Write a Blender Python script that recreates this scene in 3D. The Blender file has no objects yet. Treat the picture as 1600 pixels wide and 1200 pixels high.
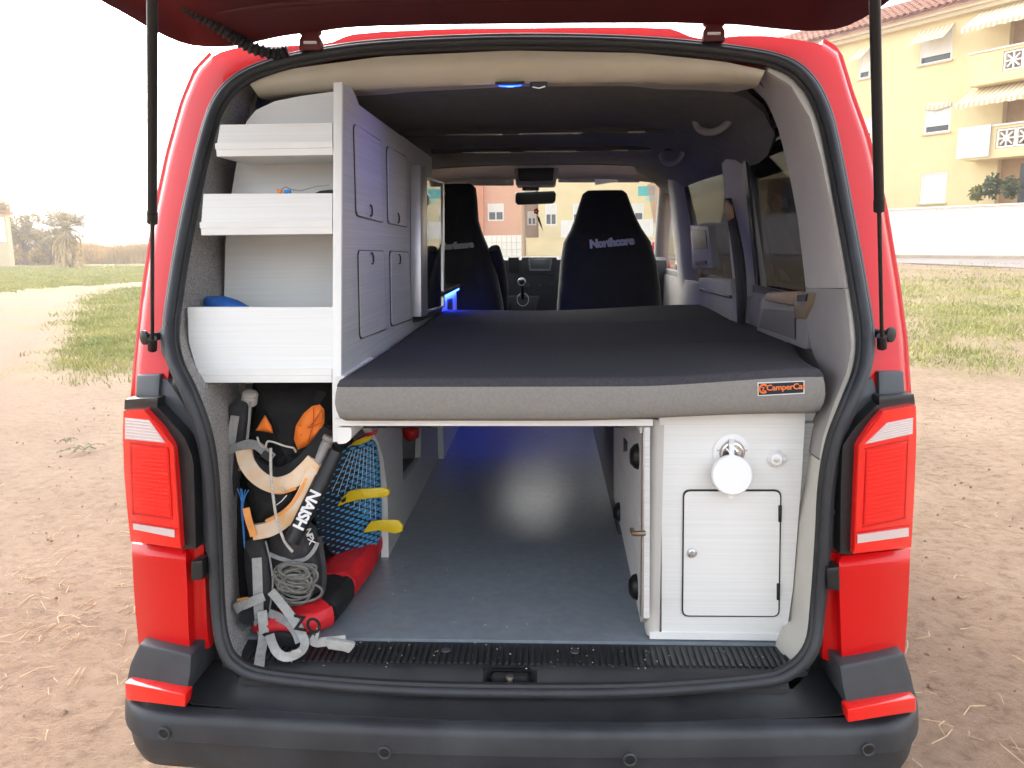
import bpy, bmesh, math, random
import numpy as np
from mathutils import Vector, Matrix, noise
random.seed(7); rng = np.random.default_rng(7)
sc = bpy.context.scene; COL = sc.collection
rad = math.radians

# ---------------------------------------------------------------- camera
F = 1246.0
CAM = Vector((.081, -1.62, 1.5))
_p, _w, _r = rad(10.02), rad(2.66), rad(-.58)
FW = Vector((-math.sin(_w)*math.cos(_p), math.cos(_w)*math.cos(_p), -math.sin(_p)))
_rt = Vector((math.cos(_w), math.sin(_w), 0)); _up = _rt.cross(FW)
RT = math.cos(_r)*_rt + math.sin(_r)*_up
UP = -math.sin(_r)*_rt + math.cos(_r)*_up
cam_d = bpy.data.cameras.new('camera'); cam = bpy.data.objects.new('camera', cam_d); COL.objects.link(cam)
cam_d.sensor_width = 36; cam_d.lens = F/1600*36; cam_d.clip_start = .05; cam_d.clip_end = 9000
m = Matrix.Identity(4)
for i in range(3): m[i][0], m[i][1], m[i][2], m[i][3] = RT[i], UP[i], -FW[i], CAM[i]
cam.matrix_world = m
sc.camera = cam

# ---------------------------------------------------------------- sky, sun, exposure
SUN_AZ, SUN_EL = -24.0, 30.0       # degrees from the van's forward axis, positive to the right
world = bpy.data.worlds.new('World'); sc.world = world; world.use_nodes = True
wn = world.node_tree; wn.nodes.clear()
sky = wn.nodes.new('ShaderNodeTexSky'); sky.sky_type = 'NISHITA'; sky.sun_disc = False
sky.sun_elevation = rad(SUN_EL); sky.sun_rotation = rad(SUN_AZ % 360)
sky.air_density = 1.0; sky.dust_density = 2.5; sky.ozone_density = 1.0
hs = wn.nodes.new('ShaderNodeHueSaturation'); hs.inputs['Saturation'].default_value = .36
bg = wn.nodes.new('ShaderNodeBackground'); bg.inputs['Strength'].default_value = .15
wo = wn.nodes.new('ShaderNodeOutputWorld')
wn.links.new(sky.outputs[0], hs.inputs['Color']); wn.links.new(hs.outputs[0], bg.inputs[0]); wn.links.new(bg.outputs[0], wo.inputs[0])
sun_d = bpy.data.lights.new('sun', 'SUN'); sun_d.energy = .6; sun_d.angle = rad(30); sun_d.color = (1, .92, .82)
sun = bpy.data.objects.new('sun', sun_d); COL.objects.link(sun)
sdir = Vector((math.sin(rad(SUN_AZ))*math.cos(rad(SUN_EL)), math.cos(rad(SUN_AZ))*math.cos(rad(SUN_EL)), math.sin(rad(SUN_EL))))
sun.rotation_euler = sdir.to_track_quat('Z', 'Y').to_euler(); sun.location = sdir*40
sc.view_settings.view_transform = 'Standard'; sc.view_settings.look = 'None'
sc.view_settings.gamma = 1; sc.view_settings.use_curve_mapping = False
sc.view_settings.exposure = 2.52
sc.cycles.max_bounces = 8; sc.cycles.diffuse_bounces = 4; sc.cycles.glossy_bounces = 4; sc.cycles.transparent_max_bounces = 12
sc.cycles.transmission_bounces = 4; sc.cycles.caustics_reflective = False; sc.cycles.caustics_refractive = False
sc.cycles.sample_clamp_indirect = 6
sc.cycles.use_denoising = True

# ---------------------------------------------------------------- pixel rays
def ray(px, py): return FW + RT*((px-800)/F) + UP*((600-py)/F)
def PY(px, py, y):
    d = ray(px, py); return CAM + d*((y-CAM.y)/d.y)
def PX(px, py, x):
    d = ray(px, py); return CAM + d*((x-CAM.x)/d.x)
def PZ(px, py, z):
    d = ray(px, py); return CAM + d*((z-CAM.z)/d.z)
def PS(px, py, surf):
    y = .05
    for _ in range(8):
        p = PY(px, py, y); y = surf(p.x, p.z)
    return PY(px, py, y)
def sm(t):
    t = min(1, max(0, t)); return t*t*(3-2*t)
def rear(x, z, off=0.0):              # the rear skin of the van: upright below, leaning forward above the belt line
    a = max(0, abs(x)-.66)
    return .40*max(0, z-1.18)/.78 + 1.7*a*a + off
def pill(x, z, off=0.0):
    a = max(0, abs(x)-.66); return .40*max(0, z-1.18)/.78 + 1.25*a*a + off
def shelfy(z, y0=.10): return y0 + .20*max(0, z-1.1)

# ---------------------------------------------------------------- mesh helpers
WM = {}
def resample(pl, n):
    pl = [Vector(p) for p in pl]; s = [0]
    for a, b in zip(pl, pl[1:]): s.append(s[-1]+(b-a).length)
    out = []
    for i in range(n+1):
        t = s[-1]*i/n; k = 0
        while k < len(pl)-2 and s[k+1] < t: k += 1
        d = s[k+1]-s[k]; out.append(pl[k].lerp(pl[k+1], (t-s[k])/d if d > 0 else 0))
    return out
def smooth_path(pl, n, closed=False):     # Catmull-Rom through the points
    pl = [Vector(p) for p in pl]; out = []; N = len(pl)
    segs = N if closed else N-1
    per = max(1, n//segs)
    for i in range(segs):
        if closed: p0, p1, p2, p3 = pl[(i-1) % N], pl[i], pl[(i+1) % N], pl[(i+2) % N]
        else: p0, p1, p2, p3 = pl[max(0, i-1)], pl[i], pl[i+1], pl[min(N-1, i+2)]
        for k in range(per):
            t = k/per
            out.append(.5*((2*p1)+(p2-p0)*t+(2*p0-5*p1+4*p2-p3)*t*t+(3*p1-p0-3*p2+p3)*t**3))
    if not closed: out.append(pl[-1])
    return out
class MB:
    def __init__(s): s.v = []; s.f = []
    def add(s, v, f):
        o = len(s.v); s.v += [Vector(p) for p in v]; s.f += [tuple(i+o for i in q) for q in f]; return s
    def box(s, x0, x1, y0, y1, z0, z1):
        return s.add([(x0,y0,z0),(x1,y0,z0),(x1,y1,z0),(x0,y1,z0),(x0,y0,z1),(x1,y0,z1),(x1,y1,z1),(x0,y1,z1)],
                     [(0,3,2,1),(4,5,6,7),(0,1,5,4),(1,2,6,5),(2,3,7,6),(3,0,4,7)])
    def prism(s, poly, vec):
        n = len(poly); vec = Vector(vec); poly = [Vector(p) for p in poly]
        return s.add(poly+[p+vec for p in poly], [tuple(range(n)), tuple(range(2*n-1, n-1, -1))]+[(i, i+n, (i+1) % n+n, (i+1) % n) for i in range(n)])
    def loft(s, rings, cap=True, closed=True):
        n = len(rings[0]); f = []
        for i in range(len(rings)-1):
            for j in range(n if closed else n-1):
                f.append((i*n+j, i*n+(j+1) % n, (i+1)*n+(j+1) % n, (i+1)*n+j))
        if cap and closed: f += [tuple(range(n-1, -1, -1)), tuple(range((len(rings)-1)*n, len(rings)*n))]
        return s.add([p for r in rings for p in r], f)
    def tube(s, path, r, seg=8, cap=True, closed=False, flat=1.0):
        path = [Vector(p) for p in path]; N = len(path); rings = []; nrm = None
        for i, p in enumerate(path):
            if closed: t = path[(i+1) % N]-path[i-1]
            else: t = path[min(N-1, i+1)]-path[max(0, i-1)]
            t = t.normalized() if t.length > 1e-9 else Vector((0,0,1))
            if nrm is None:
                nrm = t.cross(Vector((0,1,0)))
                if nrm.length < .2: nrm = t.cross(Vector((0,0,1)))
                if nrm.length < .2: nrm = t.cross(Vector((1,0,0)))
            nrm = (nrm-t*nrm.dot(t)).normalized(); b = t.cross(nrm)
            rr = r[i] if isinstance(r, (list, tuple)) else r
            rings.append([p+nrm*math.cos(a)*rr+b*math.sin(a)*rr*flat for a in [2*math.pi*k/seg for k in range(seg)]])
        if closed: rings.append(rings[0]); cap = False
        return s.loft(rings, cap)
    def sheet(s, g, thick=(0,.02,0), closed=True):        # grid of points with a back side
        n, m_ = len(g), len(g[0]); th = Vector(thick); o = n*m_
        v = [p for r in g for p in r]; v += [p+th for p in v]; f = []
        for i in range(n-1):
            for j in range(m_-1):
                a, b, c, d = i*m_+j, i*m_+j+1, (i+1)*m_+j+1, (i+1)*m_+j
                f.append((a,b,c,d)); f.append((d+o,c+o,b+o,a+o))
        for i in range(n-1):
            for j in (0, m_-1):
                a, d = i*m_+j, (i+1)*m_+j; f.append((a,d,d+o,a+o) if j == 0 else (d,a,a+o,d+o))
        for j in range(m_-1):
            for i in (0, n-1):
                a, b = i*m_+j, i*m_+j+1; f.append((b,a,a+o,b+o) if i == 0 else (a,b,b+o,a+o))
        return s.add(v, f)
    def lathe(s, prof, center, axis=(0,0,1), seg=20):      # prof = (radius, height)
        ax = Vector(axis).normalized(); u = ax.orthogonal().normalized(); w = ax.cross(u); c = Vector(center)
        return s.loft([[c+ax*h+(u*math.cos(a)+w*math.sin(a))*max(r, 1e-4) for a in [2*math.pi*k/seg for k in range(seg)]] for r, h in prof])
    def build(s, name, mat_, parent=None, smooth=True, bevel=0, seg=2, local=False, kind=None, ang=38, merge=True):
        me = bpy.data.meshes.new(name)
        inv = WM[parent.name].inverted() if (parent is not None and not local) else None
        me.from_pydata([(inv @ p) if inv else p for p in s.v], [], s.f)
        bm = bmesh.new(); bm.from_mesh(me)
        if merge: bmesh.ops.remove_doubles(bm, verts=bm.verts, dist=1e-6)
        bmesh.ops.recalc_face_normals(bm, faces=bm.faces)
        if bevel:
            ed = [e for e in bm.edges if len(e.link_faces) == 2 and e.calc_face_angle(0) > .5]
            bmesh.ops.bevel(bm, geom=ed, offset=bevel, segments=seg, profile=.5, affect='EDGES', clamp_overlap=True)
        bm.to_mesh(me); bm.free()
        if smooth:
            me.polygons.foreach_set('use_smooth', [True]*len(me.polygons)); me.set_sharp_from_angle(angle=rad(ang))
        me.materials.append(mat_)
        o = bpy.data.objects.new(name, me); COL.objects.link(o)
        if parent is not None: o.parent = parent; WM[o.name] = WM[parent.name]
        else: WM[o.name] = Matrix.Identity(4)
        if kind: o['kind'] = kind
        return o
def tag(o, label, cat=None, group=None, kind=None):
    o['label'] = label
    if cat: o['category'] = cat
    if group: o['group'] = group
    if kind: o['kind'] = kind
    return o
def root(name, label, cat, loc=(0,0,0), rz=0, group=None):
    o = bpy.data.objects.new(name, None); COL.objects.link(o); o.location = loc; o.rotation_euler = (0,0,rz)
    o.empty_display_size = .1
    WM[o.name] = Matrix.Translation(Vector(loc)) @ Matrix.Rotation(rz, 4, 'Z')
    return tag(o, label, cat, group)
def share(src, name, parent, loc=(0,0,0), rot=(0,0,0), scale=(1,1,1)):    # a piece sharing mesh data
    o = bpy.data.objects.new(name, src.data); COL.objects.link(o); o.parent = parent
    o.location = loc; o.rotation_euler = rot; o.scale = scale; return o
def patch(L, R, n=14, k=8, surf=rear, off=0.0, thick=.03, deep=None, back=None):
    Lr, Rr = resample([(a, b) for a, b in L], n), resample([(a, b) for a, b in R], n); g = []
    for i in range(n+1):
        row = []
        for j in range(k+1):
            t = j/k; q = Lr[i].lerp(Rr[i], t)
            e = off + (deep(t, i/n) if deep else 0)
            row.append(PS(q.x, q.y, lambda x, z: surf(x, z)+e))
        g.append(row)
    return MB().sheet(g, back or (0, thick, 0))
def pillow(poly, y, bulge=.04, back=.03, rings=6, n=40, wr=0.0, depth=None, center=None):
    pl = resample(list(poly)+[poly[0]], n)[:-1]
    c = Vector(center) if center else sum(pl, Vector((0,0)))/len(pl)
    dep = depth or (lambda px, py: y)
    fr = []
    for k in range(rings+1):
        r = 1-k/rings
        row = []
        for q in pl:
            s = c.lerp(q, max(r, .001)); h = math.sqrt(max(0, 1-r*r))
            w_ = wr*noise.noise(Vector((s.x*.045, s.y*.045, y*9)))*h if wr else 0
            row.append(PY(s.x, s.y, dep(s.x, s.y)-bulge*h+w_))
        fr.append(row)
    bk = [[PY(c.lerp(q, r).x, c.lerp(q, r).y, dep(c.lerp(q, r).x, c.lerp(q, r).y)+back*math.sqrt(max(0, 1-r*r))) for q in pl] for r in (.05, .5, .85)]
    return MB().loft(bk+fr)
def strap(pts, width, thick=.003, n=40, twist=None):     # webbing facing the camera; pts = (px, py, depth)
    p3 = [PY(a, b, c) for a, b, c in pts]; path = smooth_path(p3, n); g = []
    for i, p in enumerate(path):
        t = (path[min(len(path)-1, i+1)]-path[max(0, i-1)]).normalized()
        nn = (CAM-p).normalized(); sd = t.cross(nn).normalized()
        if twist: sd = (Matrix.Rotation(twist(i/len(path)), 3, t) @ sd)
        g.append([p-sd*width/2, p, p+sd*width/2])
    return MB().sheet(g, (0, thick, 0))
def text(s, size, M, mat_, parent, name='lettering', ext=.0008, bold=0, sx=1.0, spacing=1.0):
    cu = bpy.data.curves.new(name, 'FONT'); cu.body = s; cu.size = size; cu.extrude = ext; cu.offset = bold
    cu.align_x = 'CENTER'; cu.align_y = 'CENTER'; cu.space_character = spacing; cu.resolution_u = 3
    t = bpy.data.objects.new('tmp', cu); COL.objects.link(t)
    bpy.context.view_layer.update()
    me = bpy.data.meshes.new_from_object(t.evaluated_get(bpy.context.evaluated_depsgraph_get()))
    bpy.data.objects.remove(t); bpy.data.curves.remove(cu)
    inv = WM[parent.name].inverted()
    me.transform(inv @ M @ Matrix.Diagonal((sx, 1, 1, 1)))
    me.materials.clear(); me.materials.append(mat_); me.name = name
    o = bpy.data.objects.new(name, me); COL.objects.link(o); o.parent = parent; WM[o.name] = WM[parent.name]
    return o
def facing(p, right=(1,0,0), up=(0,0,1)):               # text frame: local x = right, y = up
    r = Vector(right).normalized(); u = Vector(up); u = (u-r*u.dot(r)).normalized(); n = r.cross(u)
    M = Matrix.Identity(4)
    for i in range(3): M[i][0], M[i][1], M[i][2], M[i][3] = r[i], u[i], n[i], p[i]
    return M

# ---------------------------------------------------------------- materials
def mat(name, col, rough=.5, metal=0, var=.08, scale=9, stretch=(1,1,1), bump=0, bscale=80, coat=0, spec=.5, col2=None, detail=4, sheen=0, bstretch=None, rvar=.0, bdist=.002):
    ma = bpy.data.materials.new(name); ma.use_nodes = True; nt = ma.node_tree; b = nt.nodes['Principled BSDF']
    tc = nt.nodes.new('ShaderNodeTexCoord'); mp = nt.nodes.new('ShaderNodeMapping'); mp.inputs['Scale'].default_value = stretch
    nt.links.new(tc.outputs['Object'], mp.inputs[0])
    nz = nt.nodes.new('ShaderNodeTexNoise'); nz.inputs['Scale'].default_value = scale; nz.inputs['Detail'].default_value = detail
    nt.links.new(mp.outputs[0], nz.inputs['Vector'])
    cr = nt.nodes.new('ShaderNodeValToRGB'); cr.color_ramp.elements[0].position = .3; cr.color_ramp.elements[1].position = .7
    c1 = [c*(1-var) for c in col]; c2 = list(col2) if col2 else [min(1, c*(1+var)) for c in col]
    cr.color_ramp.elements[0].color = (*c1, 1); cr.color_ramp.elements[1].color = (*c2, 1)
    nt.links.new(nz.outputs['Fac'], cr.inputs[0]); nt.links.new(cr.outputs[0], b.inputs['Base Color'])
    b.inputs['Roughness'].default_value = rough; b.inputs['Metallic'].default_value = metal
    b.inputs['Specular IOR Level'].default_value = spec
    if coat: b.inputs['Coat Weight'].default_value = coat; b.inputs['Coat Roughness'].default_value = .06
    if sheen: b.inputs['Sheen Weight'].default_value = sheen
    if rvar:
        mr = nt.nodes.new('ShaderNodeMapRange'); mr.inputs[3].default_value = max(.02, rough-rvar); mr.inputs[4].default_value = min(1, rough+rvar)
        n3 = nt.nodes.new('ShaderNodeTexNoise'); n3.inputs['Scale'].default_value = 14; n3.inputs['Detail'].default_value = 6
        nt.links.new(tc.outputs['Object'], n3.inputs['Vector']); nt.links.new(n3.outputs['Fac'], mr.inputs[0]); nt.links.new(mr.outputs[0], b.inputs['Roughness'])
    if bump:
        m2 = nt.nodes.new('ShaderNodeMapping'); m2.inputs['Scale'].default_value = bstretch or stretch
        nt.links.new(tc.outputs['Object'], m2.inputs[0])
        n2 = nt.nodes.new('ShaderNodeTexNoise'); n2.inputs['Scale'].default_value = bscale; n2.inputs['Detail'].default_value = 3
        nt.links.new(m2.outputs[0], n2.inputs['Vector'])
        bp = nt.nodes.new('ShaderNodeBump'); bp.inputs['Strength'].default_value = bump; bp.inputs['Distance'].default_value = bdist
        nt.links.new(n2.outputs['Fac'], bp.inputs['Height']); nt.links.new(bp.outputs[0], b.inputs['Normal'])
    return ma
def glow(name, col, strength):
    ma = bpy.data.materials.new(name); ma.use_nodes = True; b = ma.node_tree.nodes['Principled BSDF']
    b.inputs['Base Color'].default_value = (*col, 1); b.inputs['Emission Color'].default_value = (*col, 1); b.inputs['Emission Strength'].default_value = strength
    return ma
def glass(name, tint, refl=.06, rough=.02, gain=.8):
    ma = bpy.data.materials.new(name); ma.use_nodes = True; nt = ma.node_tree; nt.nodes.clear()
    o = nt.nodes.new('ShaderNodeOutputMaterial'); mx = nt.nodes.new('ShaderNodeMixShader'); t = nt.nodes.new('ShaderNodeBsdfTransparent'); g = nt.nodes.new('ShaderNodeBsdfGlossy')
    t.inputs[0].default_value = (*tint, 1); g.inputs['Roughness'].default_value = rough; mx.inputs[0].default_value = refl
    lw = nt.nodes.new('ShaderNodeLayerWeight'); lw.inputs[0].default_value = .5
    pw = nt.nodes.new('ShaderNodeMath'); pw.operation = 'POWER'; pw.inputs[1].default_value = 5; nt.links.new(lw.outputs['Facing'], pw.inputs[0])
    ma_ = nt.nodes.new('ShaderNodeMath'); ma_.operation = 'MULTIPLY_ADD'; ma_.inputs[1].default_value = gain; ma_.inputs[2].default_value = refl*.6; nt.links.new(pw.outputs[0], ma_.inputs[0])
    nt.links.new(ma_.outputs[0], mx.inputs[0]); nt.links.new(t.outputs[0], mx.inputs[1]); nt.links.new(g.outputs[0], mx.inputs[2]); nt.links.new(mx.outputs[0], o.inputs[0])
    return ma
M_ = {}
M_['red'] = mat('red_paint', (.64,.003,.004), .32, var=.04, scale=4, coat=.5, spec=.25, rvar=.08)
M_['redlens'] = mat('red_lens', (.88,.010,.006), .16, var=.06, scale=6, coat=.9, spec=.4, bump=.12, bscale=1, bstretch=(300,300,1))
M_['redlens2'] = mat('red_lens_dark', (.83,.009,.006), .25, var=.03, coat=.2, spec=.35, bump=.2, bscale=1, bstretch=(1,1,300))
M_['clear'] = mat('clear_lens', (.66,.55,.53), .12, var=.05, coat=.7, bump=.5, bscale=1, bstretch=(2,2,240))
M_['chrome'] = mat('chrome', (.75,.75,.76), .18, 1, var=.05)
M_['blackplastic'] = mat('black_plastic', (.012,.0125,.014), .42, var=.15, bump=.15, bscale=500, rvar=.1)
M_['greyplastic'] = mat('grey_plastic', (.048,.053,.060), .48, var=.12, bump=.25, bscale=600, rvar=.12)
M_['bumper'] = mat('bumper_plastic', (.026,.029,.034), .48, var=.3, scale=6, bump=.3, bscale=700, rvar=.16, col2=(.050,.055,.062), detail=8)
M_['step'] = mat('step_plastic', (.018,.020,.023), .44, var=.25, scale=5, bump=.3, bscale=600, rvar=.16, col2=(.038,.040,.043), detail=8)
M_['rubber'] = mat('rubber', (.014,.015,.017), .5, var=.25, scale=20, bump=.15, bscale=200)
M_['rubber2'] = mat('rubber_face', (.028,.031,.036), .5, var=.2, scale=14, bump=.2, bscale=160)
M_['felt'] = mat('grey_felt', (.20,.19,.18), .97, var=.45, scale=230, bump=1, bscale=260, sheen=.3, col2=(.52,.50,.48), bdist=.006)
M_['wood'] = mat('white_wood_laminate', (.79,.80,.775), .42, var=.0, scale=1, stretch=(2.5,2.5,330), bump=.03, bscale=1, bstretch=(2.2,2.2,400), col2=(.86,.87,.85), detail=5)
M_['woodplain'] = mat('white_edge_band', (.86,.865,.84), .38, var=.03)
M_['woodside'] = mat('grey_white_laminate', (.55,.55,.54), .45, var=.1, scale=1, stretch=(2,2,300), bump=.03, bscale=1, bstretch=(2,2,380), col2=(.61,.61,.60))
M_['floor'] = mat('vinyl_floor', (.215,.250,.285), .30, var=.1, scale=40, bump=.06, bscale=500, col2=(.24,.275,.31), rvar=.03)
M_['beige'] = mat('beige_trim', (.58,.54,.43), .6, var=.05, bump=.2, bscale=700)
M_['greige'] = mat('greige_trim', (.50,.48,.45), .6, var=.05, bump=.2, bscale=700)
M_['cream'] = mat('cream_trim', (.60,.58,.52), .55, var=.05, bump=.2, bscale=700)
M_['greytrim'] = mat('grey_trim', (.33,.315,.305), .6, var=.06, bump=.25, bscale=600)
M_['headliner'] = mat('headliner', (.165,.165,.162), .95, var=.1, scale=30, bump=.3, bscale=900)
M_['darktrim'] = mat('dark_trim', (.045,.048,.052), .6, var=.1, bump=.2, bscale=500)
M_['mattop'] = mat('mattress_cloth_top', (.062,.059,.068), .95, var=.12, scale=160, bump=.5, bscale=420, spec=.2)
M_['matside'] = mat('mattress_cloth_side', (.255,.244,.226), .9, var=.07, scale=160, bump=.6, bscale=260, spec=.25)
M_['seat'] = mat('black_seat_cloth', (.012,.012,.014), .75, var=.3, scale=12, bump=.3, bscale=16, sheen=.1, bdist=.02)
M_['blackcloth'] = mat('black_nylon', (.008,.008,.009), .8, var=.4, scale=25, bump=.5, bscale=45, bdist=.006)
M_['charcoal'] = mat('charcoal_padding', (.042,.040,.043), .88, var=.2, scale=60, bump=.6, bscale=400)
M_['webbing'] = mat('grey_webbing', (.33,.33,.32), .85, var=.12, scale=90, bump=.7, bscale=500)
M_['webbing2'] = mat('pale_webbing', (.42,.42,.40), .85, var=.12, scale=90, bump=.7, bscale=500)
M_['orange'] = mat('orange_lining', (.86,.20,.02), .65, var=.15, scale=14, bump=.5, bscale=40, bdist=.006)
M_['creamband'] = mat('cream_orange_band', (.86,.50,.20), .6, var=.05, scale=18, col2=(.84,.76,.64), detail=6)
M_['orangeband'] = mat('orange_band', (.88,.36,.09), .6, var=.12, scale=30)
M_['white'] = mat('white_plastic', (.86,.86,.85), .32, var=.02)
M_['lead'] = mat('white_print', (.80,.80,.80), .6, var=.06)
M_['redcloth'] = mat('red_nylon', (.62,.012,.02), .55, var=.25, scale=10, bump=.6, bscale=30, bdist=.008)
M_['yellow'] = mat('yellow_fin', (.78,.56,.015), .35, var=.12, scale=20, coat=.3)
M_['rope'] = mat('grey_rope', (.20,.195,.175), .9, var=.25, scale=120, bump=.8, bscale=500)
M_['cord'] = mat('pale_cord', (.55,.52,.46), .9, var=.15, scale=150, bump=.8, bscale=700)
M_['bluecord'] = mat('blue_cord', (.05,.24,.62), .8, var=.2, scale=100)
M_['pumpgrey'] = mat('grey_pump_tube', (.30,.28,.265), .5, var=.2, scale=14)
M_['orangelabel'] = mat('orange_print', (.90,.22,.05), .6, var=.05)
M_['steel'] = mat('brushed_steel', (.62,.61,.59), .3, 1, var=.08, scale=50)
M_['bluebag'] = mat('blue_sheet', (.02,.13,.50), .5, var=.3, scale=18)
M_['glass'] = glass('window_glass', (.985,.99,.985))
M_['tint'] = glass('tinted_glass', (.21,.21,.22), .03, gain=.3)
M_['mirror'] = mat('dark_mirror', (.10,.10,.105), .04, .85, var=.02)
M_['blueled'] = glow('blue_led', (.02,.06,1.0), 5)
M_['bluelamp'] = glow('blue_lamp', (.45,.55,1.0), 2.5)
M_['bluering'] = glow('blue_lamp_rim', (.005,.03,1.0), 5)
M_['redshade'] = mat('tailgate_shaded_red', (.075,.006,.008), .45, var=.1)  # body red darkened: shade under the raised tailgate put into the colour
# ================================================================ THE GROUND
def smv(t): t = np.clip(t, 0, 1); return t*t*(3-2*t)
def gz(x, y):                                   # the land rises gently to the street ahead and on the right
    return .75*smv((np.asarray(y)-7)/18)*smv((np.asarray(x)+9)/8)
def gp(px, py):                                 # pixel -> point on the land
    d = ray(px, py); t = 0.5
    for _ in range(60):
        p = CAM + d*t; h = p.z-float(gz(p.x, p.y)); t += h/max(.02, -d.z)*.7
    return CAM + d*t
na, nr = 560, 190
ang = np.linspace(0, 2*np.pi, na, endpoint=False); rr_ = np.concatenate([[0.0], .35*np.power(1.0525, np.arange(nr))])
AA, RR = np.meshgrid(ang, rr_[1:]); gx = CAM.x+RR*np.sin(AA); gy = CAM.y+RR*np.cos(AA)
def fbm(x, y, s, o=4):
    out = np.zeros_like(x); a = 1
    for k in range(o):
        n_ = np.zeros_like(x)
        for q in range(4):
            th = 1.1*q+k*1.7+s*.37; ph = k*2.3+q*4.1+s
            n_ += np.sin((x*np.cos(th)+y*np.sin(th))*(1+.23*q)+ph+1.7*np.sin((y*np.cos(th)-x*np.sin(th))*.71+ph*1.3))
        out += a*n_/4; a *= .5; x = x*2.03; y = y*2.03
    return out
# the sandy track on the left: a centre line through points taken from the ground
trk = np.array([[-4.2,-1.0],[-5.2,3.0],[-7.4,7.2],[-10.1,12.0],[-13.7,18.3],[-16.3,23.5],[-17.2,27.0],[-16.0,30.0],[-11.0,33.0],[0,37.0]])
def dist_track(x, y):
    d = np.full(x.shape, 1e9)
    for a, b in zip(trk[:-1], trk[1:]):
        v = b-a; t = np.clip(((x-a[0])*v[0]+(y-a[1])*v[1])/(v@v), 0, 1)
        d = np.minimum(d, np.hypot(x-a[0]-t*v[0], y-a[1]-t*v[1]))
    return d
def grass_mask(x, y):                           # 0 bare sand .. 1 grass
    n1 = fbm(x*.35, y*.35, 3.0); n2 = fbm(x*1.6, y*1.6, 8.0, 3)
    dt = dist_track(x, y)
    w_tr = .75+.01*np.clip(y, 0, 40)
    left = smv((dt-w_tr+n2*.2)/(.9+.02*np.clip(y, 0, 60)))*smv((y-5.2+n1*.9+n2*.5)/4.5)
    right = smv((y-5.6+n1*1.1+n2*.5)/3.4)*(1-.6*smv((y-17+n1)/5))*(.45+.55*smv(.5+n1*.6))*(.75+.25*smv(.6+n2*.5))
    g_ = np.where(x < 0, left, right)
    return np.clip(g_*(.75+.35*n2), 0, 1)
def patchy(x, y):                               # thin dry wisps close to the van
    return smv((fbm(x*.5+3, y*1.3, 5.0)-.25)/.5)*smv((y-3.5)/3)*.45
mask = np.maximum(grass_mask(gx, gy), patchy(gx, gy)*(np.abs(gx) > 1))
dt = dist_track(gx, gy)
zz = gz(gx, gy) + .012*fbm(gx*1.1, gy*1.1, 1.0)*np.clip(RR/4, .25, 2.2)
rut = np.exp(-((dt-.75)/.2)**2)*.07+np.exp(-((dt-.75)/.45)**2)*.03-np.exp(-((dt-1.25)/.25)**2)*.06-np.exp(-(dt/.25)**2)*.04
zz -= rut*(gx < 0)*(RR < 60)
zz += .010*fbm(gx*6, gy*6, 2.0, 3)*(RR < 12) + .006*fbm(gx*17, gy*17, 4.0, 2)*(RR < 6)
# tyre prints: a pair of ribbed bands crossing beside the van
for (ax, ay, bx, by) in ((-5.5,2.6,-1.2,1.0),(-5.2,3.6,-1.3,2.3),(1.2,.1,5.2,2.6),(1.5,-.6,4.6,.9)):
    v = np.array([bx-ax, by-ay]); l = np.hypot(*v); v /= l
    s_ = (gx-ax)*v[0]+(gy-ay)*v[1]; q = (gx-ax)*-v[1]+(gy-ay)*v[0]; inn = (s_ > 0)*(s_ < l)*np.exp(-(q/.13)**4)
    zz -= inn*(.008+.007*np.sin(s_*42+np.abs(q)*20))
tw = zz*0
for cx_, cy_ in ((-.82,.95),(.82,.95),(-.82,3.95),(.82,3.95)):
    tw += np.exp(-(((gx-cx_)**2+(gy-cy_)**2)/.3)**2)
zz = zz*(1-np.clip(tw, 0, 1))
verts = np.stack([gx.ravel(), gy.ravel(), zz.ravel()], 1)
verts = np.vstack([[CAM.x, CAM.y, 0], verts])
faces = [(0, 1+(j+1) % na, 1+j) for j in range(na)]
idx = np.arange(nr)[:-1, None]*na; jj = np.arange(na)[None, :]; jn = (jj+1) % na
q4 = np.stack([1+idx+jj, 1+idx+jn, 1+idx+na+jn, 1+idx+na+jj], -1).reshape(-1, 4)[:, ::-1]
me = bpy.data.meshes.new('ground'); me.from_pydata(verts.tolist(), [], faces+q4.tolist())
at_ = me.attributes.new('grass', 'FLOAT', 'POINT'); at_.data.foreach_set('value', np.concatenate([[0], mask.ravel()]).astype(np.float32))
at2 = me.attributes.new('worn', 'FLOAT', 'POINT'); at2.data.foreach_set('value', np.concatenate([[0], (np.exp(-(dt/2.0)**2)*(gx < 0)).ravel()]).astype(np.float32))
me.polygons.foreach_set('use_smooth', [True]*len(me.polygons))
gm = bpy.data.materials.new('sandy_ground'); gm.use_nodes = True; nt = gm.node_tree; b = nt.nodes['Principled BSDF']; b.inputs['Roughness'].default_value = .95; b.inputs['Specular IOR Level'].default_value = .2
tc = nt.nodes.new('ShaderNodeTexCoord')
def nzn(scale, detail=6, rough=.6):
    n_ = nt.nodes.new('ShaderNodeTexNoise'); n_.inputs['Scale'].default_value = scale; n_.inputs['Detail'].default_value = detail; n_.inputs['Roughness'].default_value = rough
    nt.links.new(tc.outputs['Object'], n_.inputs['Vector']); return n_
def ramp(fac, stops):
    c = nt.nodes.new('ShaderNodeValToRGB')
    while len(c.color_ramp.elements) < len(stops): c.color_ramp.elements.new(.5)
    for e, (p, col) in zip(c.color_ramp.elements, stops): e.position = p; e.color = (*col, 1)
    nt.links.new(fac, c.inputs[0]); return c
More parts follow.
